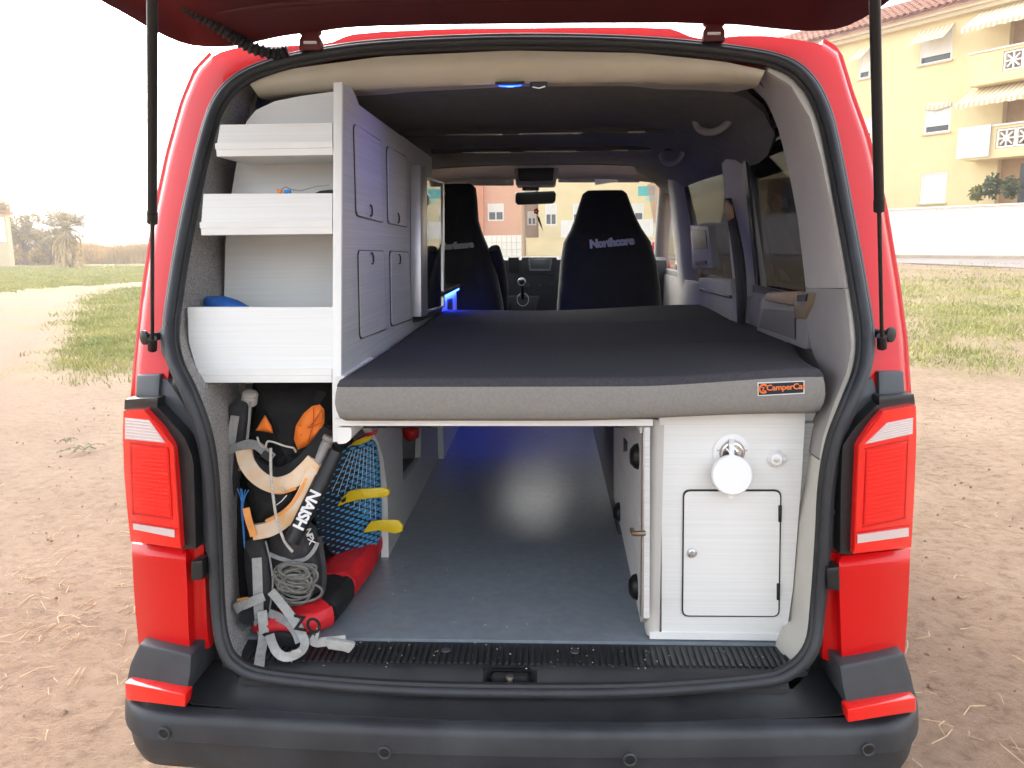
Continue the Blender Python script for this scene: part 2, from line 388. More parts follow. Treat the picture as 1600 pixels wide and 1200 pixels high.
def mixc(fac, a, b_):
    mx = nt.nodes.new('ShaderNodeMix'); mx.data_type = 'RGBA'
    nt.links.new(fac, mx.inputs[0]); nt.links.new(a, mx.inputs[6]); nt.links.new(b_, mx.inputs[7]); return mx.outputs[2]
big = nzn(.9, 8); fine = nzn(14, 9, .7); grit = nzn(140, 4, .7)
sand = ramp(big.outputs['Fac'], [(.3, (.235,.16,.105)), (.5, (.385,.273,.188)), (.7, (.475,.355,.255))])
sand2 = ramp(fine.outputs['Fac'], [(.32, (.11,.072,.046)), (.5, (.385,.275,.19)), (.75, (.50,.38,.275))])
half = nt.nodes.new('ShaderNodeValue'); half.outputs[0].default_value = .5
base = mixc(half.outputs[0], sand.outputs[0], sand2.outputs[0])
wa = nt.nodes.new('ShaderNodeAttribute'); wa.attribute_name = 'worn'
pale = nt.nodes.new('ShaderNodeRGB'); pale.outputs[0].default_value = (.355,.25,.175,1)
base = mixc(wa.outputs['Fac'], base, pale.outputs[0])
ga = nt.nodes.new('ShaderNodeAttribute'); ga.attribute_name = 'grass'
gr = ramp(nzn(2.2, 8, .65).outputs['Fac'], [(.3, (.20,.22,.06)), (.5, (.28,.27,.09)), (.7, (.38,.31,.14))])
gmul = nt.nodes.new('ShaderNodeMath'); gmul.operation = 'MULTIPLY'; gmul.inputs[1].default_value = .85; nt.links.new(ga.outputs['Fac'], gmul.inputs[0])
base = mixc(gmul.outputs[0], base, gr.outputs[0])
nt.links.new(base, b.inputs['Base Color'])
bp = nt.nodes.new('ShaderNodeBump'); bp.inputs['Strength'].default_value = 1.0; bp.inputs['Distance'].default_value = .045
ad = nt.nodes.new('ShaderNodeMath'); ad.operation = 'MULTIPLY_ADD'; ad.inputs[1].default_value = .35
nt.links.new(grit.outputs['Fac'], ad.inputs[0]); nt.links.new(fine.outputs['Fac'], ad.inputs[2]); nt.links.new(ad.outputs[0], bp.inputs['Height']); nt.links.new(bp.outputs[0], b.inputs['Normal'])
me.materials.append(gm)
ground = bpy.data.objects.new('ground', me); COL.objects.link(ground); WM['ground'] = Matrix.Identity(4)
tag(ground, 'sandy bare ground with tyre marks and thin dry grass', 'ground', kind='structure')

# grass blades (nobody could count them)
M_['grass'] = mat('grass_blades', (.27,.32,.065), .7, var=.2, scale=.8, col2=(.50,.45,.16), detail=6)
M_['straw'] = mat('dry_straw', (.56,.42,.25), .85, var=.2, scale=20)
def blades(name, label, xs, ys, hts, wd, mat_, lean=.5):
    n_ = len(xs); z0 = gz(xs, ys); a = rng.uniform(0, 2*np.pi, n_); l = rng.uniform(.1, lean, n_)*hts
    dx, dy = np.cos(a), np.sin(a); b_ = rng.uniform(0, 2*np.pi, n_); wx, wy = np.cos(b_)*wd, np.sin(b_)*wd
    p = np.empty((n_, 5, 3))
    p[:, 0] = np.stack([xs-wx, ys-wy, z0-.01], 1); p[:, 1] = np.stack([xs+wx, ys+wy, z0-.01], 1)
    mx_, my_ = xs+dx*l*.35, ys+dy*l*.35
    p[:, 2] = np.stack([mx_+wx*.7, my_+wy*.7, z0+hts*.6], 1); p[:, 3] = np.stack([mx_-wx*.7, my_-wy*.7, z0+hts*.6], 1)
    p[:, 4] = np.stack([xs+dx*l, ys+dy*l, z0+hts], 1)
    o = np.arange(n_)[:, None]*5
    f = (o+np.array([[0,1,2,3]])).tolist()+(o+np.array([[3,2,4]])).tolist()
    me = bpy.data.meshes.new(name); me.from_pydata(p.reshape(-1, 3).tolist(), [], f); me.materials.append(mat_)
    ob = bpy.data.objects.new(name, me); COL.objects.link(ob); WM[ob.name] = Matrix.Identity(4)
    return tag(ob, label, 'grass', kind='stuff')
def scatter(n_, x0, x1, y0, y1, fn, near=True):
    u = rng.uniform(0, 1, n_); y = y0*(y1/y0)**u if near else rng.uniform(y0, y1, n_)
    t = rng.uniform(x0, x1, n_); x = t*(y+1.62)
    k = rng.uniform(0, 1, n_) < fn(x, y); return x[k], y[k]
lx, ly = scatter(260000, -1.3, -.4, 6.5, 60, lambda x, y: np.clip(grass_mask(x, y)-.08, 0, 1)*1.5)
blades('field_grass', 'green and yellow grass beside the sandy track', lx, ly, rng.uniform(.03, .11, len(lx))*(.55+ly*.025), .003+ly*.00042, M_['grass'], 1.2)
lx, ly = scatter(170000, .25, 1.1, 6.0, 24, lambda x, y: np.clip(grass_mask(x, y)-.12, 0, 1)*.9)
blades('meadow_grass', 'short yellowing meadow grass in front of the street', lx, ly, rng.uniform(.02, .085, len(lx)), .003+ly*.0004, M_['grass'], 1.6)
lx, ly = scatter(7000, -.95, -.40, 3.5, 9.0, lambda x, y: patchy(x, y)*1.3)
l2, m2 = scatter(7000, .36, .80, 2.5, 8.0, lambda x, y: patchy(x, y)*1.3)
blades('dry_wisps', 'thin dry grass wisps scattered over bare sand', np.concatenate([lx, l2]), np.concatenate([ly, m2]), rng.uniform(.01, .04, len(lx)+len(l2)), .004, M_['straw'], 2.2)
# loose straw lying on the sand beside the van
mb = MB()
for k in range(620):
    side = -1 if k % 3 else 1
    y = rng.uniform(-.6, 3.2); x = side*(1.05+rng.uniform(0, 1)**1.2*2.4)
    if side < 0 and rng.uniform() < .5: x, y = -2.2+rng.normal()*.35, 1.2+rng.normal()*.35
    a = rng.uniform(0, 6.28); l = rng.uniform(.02, .13); bnd = rng.normal()*.25
    p0 = Vector((x, y, .008)); p2 = p0+Vector((math.cos(a), math.sin(a), 0))*l; p1 = (p0+p2)/2+Vector((-math.sin(a), math.cos(a), 0))*l*bnd+Vector((0,0,.006))
    mb.tube([p0, p1, p2], .0013+.0008*rng.uniform(), 3)
tag(mb.build('loose_straw', M_['straw'], smooth=False), 'loose straw stalks and twigs lying on the sand', 'straw', kind='stuff')
# small clods
mb = MB()
for k in range(2600):
    side = -1 if k % 2 else 1; y = rng.uniform(-.8, 6); x = side*(1.0+rng.uniform(0, 1)*4.2); s = .003+.011*rng.uniform()**4
    c = Vector((x, y, s*.35)); vv = [c+Vector(d)*s*rng.uniform(.6, 1.1) for d in ((1,0,0),(0,1,0),(-1,0,0),(0,-1,0),(0,0,.8),(0,0,-.8))]
    mb.add(vv, [(0,1,4),(1,2,4),(2,3,4),(3,0,4),(1,0,5),(2,1,5),(3,2,5),(0,3,5)])
tag(mb.build('sand_clods', mat('sand_clod', (.30,.21,.14), .95, var=.3, scale=4), smooth=False, merge=False), 'small clods and pebbles scattered on the sand', 'clods', kind='stuff')
# little creeping weeds on the sand
M_['weed'] = mat('weed_leaf', (.13,.15,.05), .7, var=.3, scale=30)
for px, py, sc_, lab in ((132,706,1.0,'branched low weed creeping over sand beside the tail lamp'),(104,694,.5,'tiny green weed tuft on bare sand, left of the branched weed'),(146,540,1.1,'small weed clump at the edge of the track grass'),(166,560,.9,'weed clump with broad leaves on sand below the track grass')):
    c = gp(px, py); r0 = root('weed', lab, 'weed', c)
    st = MB(); lf = MB()
    for k in range(7):
        a = k*.9+px; d = Vector((math.cos(a), math.sin(a)*1.2, 0)); L_ = .17*sc_*(.5+.5*((k*37) % 10)/10)
        path = [c+d*L_*t+Vector((0,0,.015+.03*math.sin(t*3))) for t in (0,.3,.6,1)]; st.tube(path, .0022, 4)
        for t in range(7):
            q = path[1].lerp(path[3], t/6)+Vector((rng.normal()*.012, rng.normal()*.012, .004)); s = .014*sc_; e = rng.uniform(0, 6.28)
            u = Vector((math.cos(e), math.sin(e), .4))*s; w = Vector((-math.sin(e), math.cos(e), .2))*s*.6
            lf.add([q-u, q+w, q+u, q-w], [(0,1,2,3)])
    st.build('stem', M_['weed'], r0); lf.build('foliage', M_['weed'], r0, smooth=False, kind='stuff')

# ================================================================ BUILDINGS ON THE RIGHT
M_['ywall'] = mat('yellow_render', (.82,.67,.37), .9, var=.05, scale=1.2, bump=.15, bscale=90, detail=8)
M_['cornice'] = mat('pale_cornice', (.66,.54,.36), .85, var=.06)
M_['tile'] = mat('terracotta_tile', (.47,.19,.11), .8, var=.35, scale=1.6, col2=(.62,.31,.20), detail=3)
M_['whitewall'] = mat('white_masonry', (.86,.83,.77), .9, var=.05, scale=2, bump=.2, bscale=60)
M_['awning'] = mat('striped_awning', (.66,.50,.26), .9, var=.0, scale=1, stretch=(26,.01,.01), col2=(.80,.74,.60), detail=0)
M_['shutter'] = mat('white_shutter', (.80,.77,.71), .6, var=.04, bump=.6, bscale=1, bstretch=(1,1,110), bdist=.01)
M_['wglass'] = mat('dark_window', (.06,.07,.08), .12, var=.2)
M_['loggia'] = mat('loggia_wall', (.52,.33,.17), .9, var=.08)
M_['leaf'] = mat('leaf_green', (.055,.085,.025), .6, var=.4, scale=1.5, col2=(.11,.14,.045))
M_['leaf2'] = mat('leaf_yellow_green', (.20,.20,.04), .6, var=.3, scale=3)
M_['pot'] = mat('blue_pot', (.02,.05,.16), .3, var=.1)
FA = rad(33.5); U_ = Vector((math.sin(FA), -math.cos(FA), 0)); N_ = Vector((math.cos(FA), math.sin(FA), 0))
F0 = CAM+ray(1465, 383)*33.4; F0.z = .75
def fuv(px, py, out=0.0):                       # pixel -> (along, up) on the facade, `out` metres in front of it
    d = ray(px, py); o = F0-N_*out; t = (o-CAM).dot(N_)/d.dot(N_); p = CAM+d*t-F0
    return p.dot(U_), p.z
bld = root('apartment_block', 'yellow rendered apartment block with balconies and terracotta tiled roof', 'building', F0, math.atan2(U_.y, U_.x))
uL, uR = -34.0, 16.0; vt = fuv(1457, 36)[1]
_nt = M_['awning'].node_tree; _wv = _nt.nodes.new('ShaderNodeTexWave'); _wv.inputs['Scale'].default_value = 1.6; _wv.wave_profile = 'SIN'
_nt.links.new([n for n in _nt.nodes if n.type == 'TEX_COORD'][0].outputs['Object'], _wv.inputs['Vector'])
_cr = [n for n in _nt.nodes if n.type == 'VALTORGB'][0]; _nt.links.new(_wv.outputs['Fac'], _cr.inputs[0]); _cr.color_ramp.elements[0].position = .42; _cr.color_ramp.elements[1].position = .58
def bwall(openings, u0, u1, v0, v1, name='wall'):   # facade slab with holes
    us = sorted({u0, u1, *[o[0] for o in openings], *[o[1] for o in openings]}); vs = sorted({v0, v1, *[o[2] for o in openings], *[o[3] for o in openings]})
    mb = MB()
    for a, b_ in zip(us, us[1:]):
        run = None
        for c, d in zip(vs, vs[1:]):
            hole = any(o[0]-1e-6 <= a and b_ <= o[1]+1e-6 and o[2]-1e-6 <= c and d <= o[3]+1e-6 for o in openings)
            if not hole: mb.box(a, b_, 0, .3, c, d)
    return mb
wins = []
for x0, x1, y0, y1 in ((1440,1490,48,97),(1447,1487,160,207),(1440,1480,270,317),(1344,1361,78,122),(1349,1363,184,228)):
    xm = (x0+x1)/2; a, b_ = fuv(x0, y0)[0], fuv(x1, y0)[0]; v1, v0 = fuv(xm, y0)[1], fuv(xm, y1)[1]; wins.append((a, b_, v0, v1))
fl = [fuv(1530, y)[1] for y in (352, 248, 135)]            # balcony floor levels
ub = fuv(1528, 200)[0]; ub2 = fuv(1190, 240)[0]
bals = [(ub, ub+6.0), (ub2-.4, ub2+4.6)]
logs = [(a+.9, b_-.3, v+.15, v+2.55) for a, b_ in bals for v in fl]
bwall(wins+logs, uL, uR, -.6, vt).build('wall', M_['ywall'], bld, smooth=False, local=True)
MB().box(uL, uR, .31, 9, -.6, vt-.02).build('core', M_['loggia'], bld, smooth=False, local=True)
for k in range(3):
    pr = [(0,-.35,0),(0,-.42,.08),(0,-.42,.16),(0,-.55,.22),(0,-.55,.34)][k:k+3]
cn = MB().box(uL, uR, -.30, .2, vt, vt+.16).box(uL, uR, -.42, .2, vt+.163, vt+.32)
cn.build('cornice', M_['cornice'], bld, smooth=False, local=True)
# tiled roof: barrel tiles, each of its own
pit = rad(27); zb = vt+.40; y0r = -.52
rf = MB().prism([(uL,y0r+.04,zb-.06),(uR,y0r+.04,zb-.06),(uR,2.6,zb-.06+(2.6-y0r)*math.tan(pit)),(uL,2.6,zb-.06+(2.6-y0r)*math.tan(pit))],(0,0,-.05)).build('roof', M_['tile'], bld, smooth=False, local=True)
tm = MB(); tg = []
for i in (0, 1):
    tg.append([Vector(((-.115+.015*i)*math.cos(a), i*.46, (.115-.015*i)*math.sin(a))) for a in [math.pi*k/6 for k in range(7)]])
tm.sheet(tg, (0,0,.012)); tsrc = tm.build('tile', M_['tile'], rf, local=True)
first = True
u_hi = fuv(1640, 20)[0]; u_lo = fuv(1292, 80)[0]-.6
tlist = []; nrow = 7
u = u_hi; rest = MB()
cols = []
while u > u_lo: cols.append(u); u -= .30
def tpos(u, r): s = r*.36; return (u, y0r+s*math.cos(pit), zb+s*math.sin(pit)+.012+.004*math.sin(u*31+r*7))
for r in range(nrow):
    for u in cols:
        loc = tpos(u, r); rot = (pit-.06, .05*math.sin(u*17+r*3), .03*math.sin(u*29+r))
        if len(tlist) < 295:
            if first: tsrc.location = loc; tsrc.rotation_euler = rot; first = False; tlist.append(tsrc)
            else: tlist.append(share(tsrc, 'tile', rf, loc, rot))
        else:
            rest.add([Vector(loc)+Matrix.Rotation(pit-.06, 3, 'X') @ p for p in tm.v], tm.f)
for r in range(nrow):
    for k in range(60):
        u = u_lo-.3*k
        if u > uL+.3: rest.add([Vector(tpos(u, r))+Matrix.Rotation(pit-.06, 3, 'X') @ p for p in tm.v], tm.f)
rest.build('far_tiles', M_['tile'], rf, local=True, kind='stuff')
# windows: frame, rolled shutter, pane, small awning over the upper ones
for k, (a, b_, v0, v1) in enumerate(wins):
    w = MB().box(a, b_, .02, .10, v0, v0+.06).box(a, b_, .02, .10, v1-.06, v1).box(a, a+.06, .021, .10, v0+.06, v1-.06).box(b_-.06, b_, .021, .10, v0+.06, v1-.06).build('window', M_['white'], bld, smooth=False, local=True)
    sh = (v1-v0)*(.72 if k in (0, 1, 3) else .92 if k == 2 else .5)
    MB().box(a+.06, b_-.06, .04, .08, v1-.06-sh, v1-.065).build('shutter', M_['shutter'], w, smooth=False, local=True)
    MB().box(a+.06, b_-.06, .11, .13, v0+.06, v1-.06).build('pane', M_['wglass'], w, smooth=False, local=True)
    MB().box(a-.08, b_+.08, -.07, .019, v0-.07, v0-.005).build('sill', M_['cornice'], w, smooth=False, local=True)
    if k in (0, 3):
        g = [[Vector((a-.05+(b_-a+.1)*i/10, -.03-.75*j/3, v1+.12-.62*(j/3)**.85)) for i in range(11)] for j in range(4)]
        MB().sheet(g, (0,0,.015)).build('awning', M_['awning'], w, local=True)
    if k == 1:
        g = [[Vector((a+(b_-a)*i/10, .0-.06*math.sin(j), v1-.04-.22*j/2+.03*math.cos(i*.7))) for i in range(11)] for j in range(3)]
        MB().sheet(g, (0,.012,0)).build('blind', M_['awning'], w, local=True)
# balconies
star = MB()
for q in range(8):
    a = q*math.pi/4
    star.box(-.028, .028, 0, .07, .04, .30)
    star.v[-8:] = [Matrix.Rotation(a, 3, 'Y') @ p for p in star.v[-8:]]
star.box(-.30, .30, .001, .069, -.34, -.28).box(-.30, .30, .001, .069, .28, .34).box(-.34, -.28, .002, .068, -.34, .34).box(.28, .34, .002, .068, -.34, .34)
star.lathe([(.02,-.002),(.09,-.002),(.09,.072),(.02,.072)], (0,0,0), (0,1,0), 12)
ssrc = None
for bi, (a, b_) in enumerate(bals):
    for li, v in enumerate(fl):
        bal = MB().box(a, b_, -.95, .0-.002, v-.12, v+.10).build('balcony', M_['ywall'], bld, smooth=False, local=True)
        pt = v+1.05
        if li > 0:
            MB().box(a, a+.12, -.94, -.003, v+.10, pt).box(a+.12, a+1.25, -.94, -.82, v+.10, pt).box(a+1.25, b_, -.94, -.82, v+.10, v+.22).box(a+1.25, b_, -.94, -.82, v+.94, pt).build('parapet', M_['ywall'], bal, smooth=False, local=True)
            MB().box(a-.04, b_+.04, -1.0, -.80, pt+.003, pt+.06).box(a-.04, a+.14, -.797, -.003, pt+.004, pt+.06).build('coping', M_['whitewall'], bal, smooth=False, local=True)
            u = a+1.25+.36
            while u < b_-.3:
                if ssrc is None: ssrc = star.build('pierced_block', M_['white'], bal, smooth=False, local=True); ssrc.location = (u, -.915, v+.58)
                else: share(ssrc, 'pierced_block', bal, (u, -.915, v+.58))
                u += .70
            # striped awning with scalloped valance
            if bi == 0:
                n_ = 48; av = v+2.75; g = []
                for j in range(6):
                    row = []
                    for i in range(n_+1):
                        uu = a-.25+(b_-a+.2)*i/n_; t = j/4
                        if j < 5: row.append(Vector((uu, -.05-1.25*t, av-.75*t+.02*math.sin(uu*18)*t)))
                        else: row.append(Vector((uu, -1.31, av-.75-.13-.05*abs(math.sin(uu*6.5)))))
                    g.append(row)
                MB().sheet(g, (0,0,.012)).build('awning', M_['awning'], bal, local=True)
        else:
            MB().box(a-.2, b_, -1.0, -.8, v+.10, v+.18).build('coping', M_['whitewall'], bal, smooth=False, local=True)
        MB().box(a+1.6, a+2.6, .302, .309, v+.2, v+2.3).build('balcony_door', M_['wglass'], bal, smooth=False, local=True)
# sheet hung over the first-floor parapet
v = fl[1]; a = bals[0][0]
g = [[Vector((a-.16+1.25*i/8, -1.03-.02*math.sin(i*1.1)-.02*j/6, v+1.12-1.15*j/6)) for i in range(9)] for j in range(7)]
g.insert(0, [Vector((a-.16+1.25*i/8, -.78, v+1.13)) for i in range(9)])
o = MB().sheet([[F0+U_*p.x+N_*p.y+Vector((0,0,p.z)) for p in r] for r in g], (0,0,.01)).build('bed_sheet', M_['lead'])
tag(o, 'white bed sheet hung to dry over the yellow balcony parapet', 'sheet')
# potted plants on the lowest balcony
def leafcloud(mb, c, r, n_, s, flat=1.0):
    for _ in range(n_):
        d = Vector(rng.normal(size=3)).normalized()*rng.uniform(.35, 1.0); p = Vector(c)+Vector((d.x*r[0], d.y*r[1], d.z*r[2]))
        u = Vector(rng.normal(size=3)).normalized(); w = u.cross(Vector(rng.normal(size=3))).normalized(); k = s*rng.uniform(.6, 1.3)
        mb.add([p-u*k, p+w*k*.5*flat, p+u*k, p-w*k*.5*flat], [(0,1,2,3)])
    return mb
for px, py, nm, lab, rr0, mt, pot in ((1528,302,'potted_plant','spiky yellow green plant on the lowest balcony ledge',(.33,.2,.3),'leaf2',False),(1552,290,'potted_plant','dark leafy shrub in a blue pot on the lowest balcony',(.36,.25,.5),'leaf',True),(1580,292,'potted_plant','round dark shrub on the lowest balcony beside the door',(.36,.25,.45),'leaf',False)):
    a, v = fuv(px, py, .9); c = F0+U_*a-N_*.9+Vector((0,0,v)); vb = fl[0]+.75+.18
    pr = root(nm, lab, 'plant', (c.x, c.y, vb))
    leafcloud(MB(), (c.x, c.y, max(c.z, vb+rr0[2]*.9)), rr0, 260, .10).build('foliage', M_[mt], pr, smooth=False, kind='stuff')
    MB().tube([(c.x, c.y, vb), (c.x+.02, c.y, vb+.3)], .02, 6).build('stem', M_['leaf'], pr)
    MB().lathe([(.10,0),(.14,.05),(.17,.28),(.15,.28),(.14,.1)], (c.x+(.16 if pot else 0), c.y, vb-.0), (0,0,1), 14).build('pot', M_['pot'] if pot else M_['tile'], pr)
# garden wall along the street with pierced top
gwz = fuv(1480, 412)[1]
gw = root('garden_wall', 'long white garden wall with pierced block top along the street', 'wall', F0-N_*2.0, math.atan2(U_.y, U_.x))
vtop = fuv(1480, 322, 2.0)[1]; vmid = fuv(1480, 372, 2.0)[1]
MB().box(-26, 14, 0, .2, -.8, vmid).build('wall', M_['whitewall'], gw, smooth=False, local=True)
MB().box(-26, 14, -.03, .23, vtop-.06, vtop).build('coping', M_['whitewall'], gw, smooth=False, local=True)
u = fuv(1385, 350, 2.0)[0]-1; bs = None; n_ = 0; bh = (vtop-.06-vmid)/4
blk = MB().box(-.155, .155, .02, .18, -bh/2+.004, -bh/2+.05).box(-.155, .155, .02, .18, bh/2-.05, bh/2-.004).box(-.155, -.11, .021, .179, -bh/2+.05, bh/2-.05).box(.11, .155, .021, .179, -bh/2+.05, bh/2-.05)  .box(-.11, .11, .045, .13, -bh/2+.05, bh/2-.05)
while u < fuv(1640, 350, 2.0)[0]:
    for r in range(4):
        loc = (u, 0, vmid+bh*(r+.5))
        if bs is None: bs = blk.build('block', M_['whitewall'], gw, smooth=False, local=True); bs.location = loc
        else: share(bs, 'block', gw, loc)
        n_ += 1
    u += .32
MB().box(-26, fuv(1385, 350, 2.0)[0]-1.2, .03, .17, vmid+.002, vtop-.062).build('plain_top', M_['whitewall'], gw, smooth=False, local=True)
# street, pavement and kerb in front of it (each sheet follows the land)
def strip(name, n0, n1, lift, m_, lab, th=.12):
    g = [[(F0+U_*(-30+50*i/40)-N_*(n0+(n1-n0)*j/6)) for j in range(7)] for i in range(41)]
    g = [[Vector((p.x, p.y, float(gz(p.x, p.y))+lift)) for p in r] for r in g]
    o = MB().sheet(g, (0,0,-th)).build(name, m_, smooth=True); return tag(o, lab, name, kind='structure')
strip('pavement', 2.0, 3.4, .14, mat('pavement_concrete', (.50,.40,.30), .9, var=.15, scale=2), 'pale pavement along the white garden wall', .25)
strip('road', 3.45, 9.3, .03, mat('road_asphalt', (.30,.26,.24), .92, var=.1, scale=.8), 'grey street between the field and the white wall', .2)

# ================================================================ BUILDINGS AHEAD, SEEN THROUGH THE WINDSCREEN
M_['salmon'] = mat('salmon_render', (.72,.38,.24), .9, var=.05, scale=1)
M_['salmon2'] = mat('dark_salmon_render', (.60,.22,.12), .9, var=.05, scale=1)
M_['brownr'] = mat('brown_render', (.45,.30,.19), .9, var=.05, scale=1)
YB = 46.0
def ahead(px, py, dy=0): return PY(px, py, YB+dy)
def house(name, lab, x0, x1, ytop, dep, m_, windows, extra=None, dy=0):
    a, b_ = ahead(x0, 380, dy).x, ahead(x1, 380, dy).x; zt = ahead(x0, ytop, dy).z
    r0 = root(name, lab, 'building', ((a+b_)/2, YB+dy, .75))
    holes = []
    wl = MB(); 
    ws = []
    for (wx0, wx1, wy0, wy1) in windows:
        ws.append((ahead(wx0, wy0, dy).x, ahead(wx1, wy0, dy).x, ahead((wx0+wx1)/2, wy1, dy).z, ahead((wx0+wx1)/2, wy0, dy).z))
    us = sorted({a, b_, *[w[0] for w in ws], *[w[1] for w in ws]}); vs = sorted({-.5, zt, *[w[2] for w in ws], *[w[3] for w in ws]})
    for p, q in zip(us, us[1:]):
        for s, t in zip(vs, vs[1:]):
            if not any(w[0]-1e-6 <= p and q <= w[1]+1e-6 and w[2]-1e-6 <= s and t <= w[3]+1e-6 for w in ws): wl.box(p, q, YB+dy, YB+dy+.3, s, t)
    wl.build('wall', m_, r0, smooth=False)
    MB().box(a, b_, YB+dy+.31, YB+dy+dep, -.5, zt-.02).build('core', m_, r0, smooth=False)
    MB().box(a-.15, b_+.15, YB+dy-.15, YB+dy+dep, zt, zt+.25).build('roof', M_['cornice'], r0, smooth=False)
    for (wa, wb, w0, w1) in ws:
        Y0 = YB+dy
        w = MB().box(wa, wb, Y0+.02, Y0+.1, w0, w0+.07).box(wa, wb, Y0+.02, Y0+.1, w1-.07, w1).box(wa, wa+.07, Y0+.021, Y0+.1, w0+.07, w1-.07).box(wb-.07, wb, Y0+.021, Y0+.1, w0+.07, w1-.07).box((wa+wb)/2-.03, (wa+wb)/2+.03, Y0+.022, Y0+.1, w0+.07, w1-.07).build('window', M_['white'], r0, smooth=False)
        MB().box(wa+.07, wb-.07, Y0+.12, Y0+.14, w0+.07, w1-.07).build('pane', M_['wglass'], w, smooth=False)
        MB().box(wa+.07, wb-.07, Y0+.005, Y0+.018, w0+(w1-w0)*.5, w1-.07).build('shutter', M_['shutter'], w, smooth=False)
    return r0, a, b_, zt
house('terraced_house', 'salmon pink terraced house with one shuttered window, beyond the windscreen', 757, 815, 262, 9, M_['salmon'], [(762,787,318,345)])
house('terraced_house', 'narrow dark salmon house bay beside the pink house', 690, 756, 230, 9, M_['salmon2'], [(700,728,300,340)], dy=-.6)
house('terraced_house', 'narrow brown house recessed between pink and yellow houses', 815.5, 841, 290, 8, M_['brownr'], [(824,838,330,352)], dy=1.6)
r0, a, b_, zt = house('terraced_house', 'pale yellow house with tall windows beyond the windscreen', 841.5, 1150, 250, 9, M_['ywall'], [(852,870,318,352),(978,1006,318,348),(895,925,318,352)], dy=.4)
# its balcony with pierced parapet
p0 = ahead(876, 345, .4); p1 = ahead(1040, 345, .4)
bal = MB().box(p0.x, p1.x, YB-.75, YB+.398, p0.z-1.1, p0.z-.95).box(p0.x, p1.x, YB-.74, YB-.62, p0.z-.94, p0.z).build('balcony', M_['whitewall'], r0, smooth=False)
# teal street sign
s0, s1 = ahead(997, 291, -3), ahead(1023, 306, -3)
sg = root('street_sign', 'teal rectangular sign on a thin post beyond the windscreen', 'sign', (s1.x, YB-3, .7))
MB().box(s0.x, s1.x, YB-3.05, YB-3, s1.z, s0.z).build('panel', mat('teal_sign', (.02,.42,.42), .5), sg, smooth=False)
MB().box(s0.x+.45, s1.x+.2, YB-3.05, YB-3.001, s1.z-.28, s1.z-.04).build('lower_panel', mat('pale_teal_sign', (.25,.62,.56), .5), sg, smooth=False)
MB().tube([(s1.x, YB-2.97, .3), (s1.x, YB-2.97, s0.z)], .05, 8).build('post', M_['steel'], sg)
# white block wall with grid, pole
w0, w1 = ahead(745, 368, -6), ahead(815, 368, -6)
wl = root('boundary_wall', 'white block boundary wall in front of the pink house', 'wall', ((w0.x+w1.x)/2, YB-6, .75))
zt = w0.z; bs = None; step = (w1.x-w0.x)/9; nz_ = int((zt-.4)/.36)
for i in range(9):
    for j in range(nz_):
        loc = (w0.x+step*(i+.5)-(w0.x+w1.x)/2, 0, zt-.75-.36*(j+.5))
        if bs is None: bs = MB().box(-step/2+.012, step/2-.012, 0, .2, -.17, .17).build('block', M_['whitewall'], wl, smooth=False, local=True, bevel=.01, seg=1); bs.location = loc
        else: share(bs, 'block', wl, loc)
MB().box(w0.x, w1.x, YB-5.97, YB-5.83, .2, zt-.01).build('mortar', M_['cornice'], wl, smooth=False)
w2, w3 = ahead(822, 374, -5), ahead(1100, 374, -5)
o = MB().box(w2.x, w3.x, YB-5, YB-4.8, .2, w2.z).box(w2.x-.03, w3.x, YB-5.04, YB-4.76, w2.z+.003, w2.z+.08).build('low_wall', M_['ywall'], smooth=False)
tag(o, 'low pale yellow wall in front of the yellow house', 'wall')
q0 = ahead(817.5, 380, -8)
po = root('street_lamp', 'slim brown lamp post standing before the pink house', 'street lamp', (q0.x, YB-8, .7))
MB().tube([(q0.x, YB-8, .3), (q0.x, YB-8, 3), (q0.x, YB-8, 6.2)], [.09,.075,.05], 10).build('post', mat('brown_post', (.42,.27,.15), .6), po)
MB().tube([(q0.x, YB-8, 6.2), (q0.x, YB-8.4, 6.6), (q0.x, YB-9.2, 6.7)], [.05,.05,.09], 8).build('lamp_head', M_['greyplastic'], po)

# ================================================================ THE LEFT: PALM, TREES, REEDS, HILLS
M_['bark'] = mat('palm_bark', (.22,.15,.09), .95, var=.4, scale=12, bump=.8, bscale=20)
M_['deadfrond'] = mat('dead_frond', (.52,.38,.19), .9, var=.3, scale=5)
M_['frond'] = mat('palm_frond', (.24,.19,.065), .7, var=.35, scale=3, col2=(.40,.29,.11))
c = gp(110, 419)
pal = root('palm_tree', 'short fan palm with a skirt of dead fronds', 'palm', c)
sc0 = (c-CAM).length/F                      # metres per pixel there
H_ = 52*sc0
MB().tube([c, c+Vector((.05,0,H_*.5)), c+Vector((0,0,H_))], [.42,.34,.28], 12).build('trunk', M_['bark'], pal)
sk = MB()
for k in range(170):
    a = rng.uniform(0, 6.28); z = H_*rng.uniform(.35, .95); l = rng.uniform(.9, 1.7); d = Vector((math.cos(a), math.sin(a), 0)); s = Vector((-d.y, d.x, 0))
    p = c+d*.3+Vector((0,0,z)); q = p+d*rng.uniform(.25, .75)-Vector((0,0,l*.6)); e = q+d*.05-Vector((0,0,l*.5)); w = rng.uniform(.06, .16)
    if e.z < c.z: e.z = c.z
    sk.add([p-s*.03, p+s*.03, q+s*w, q-s*w, e+s*w*.4, e-s*w*.4], [(0,1,2,3),(3,2,4,5)])
sk.build('dead_skirt', M_['deadfrond'], pal, smooth=False, kind='stuff')
top = c+Vector((0,0,H_))
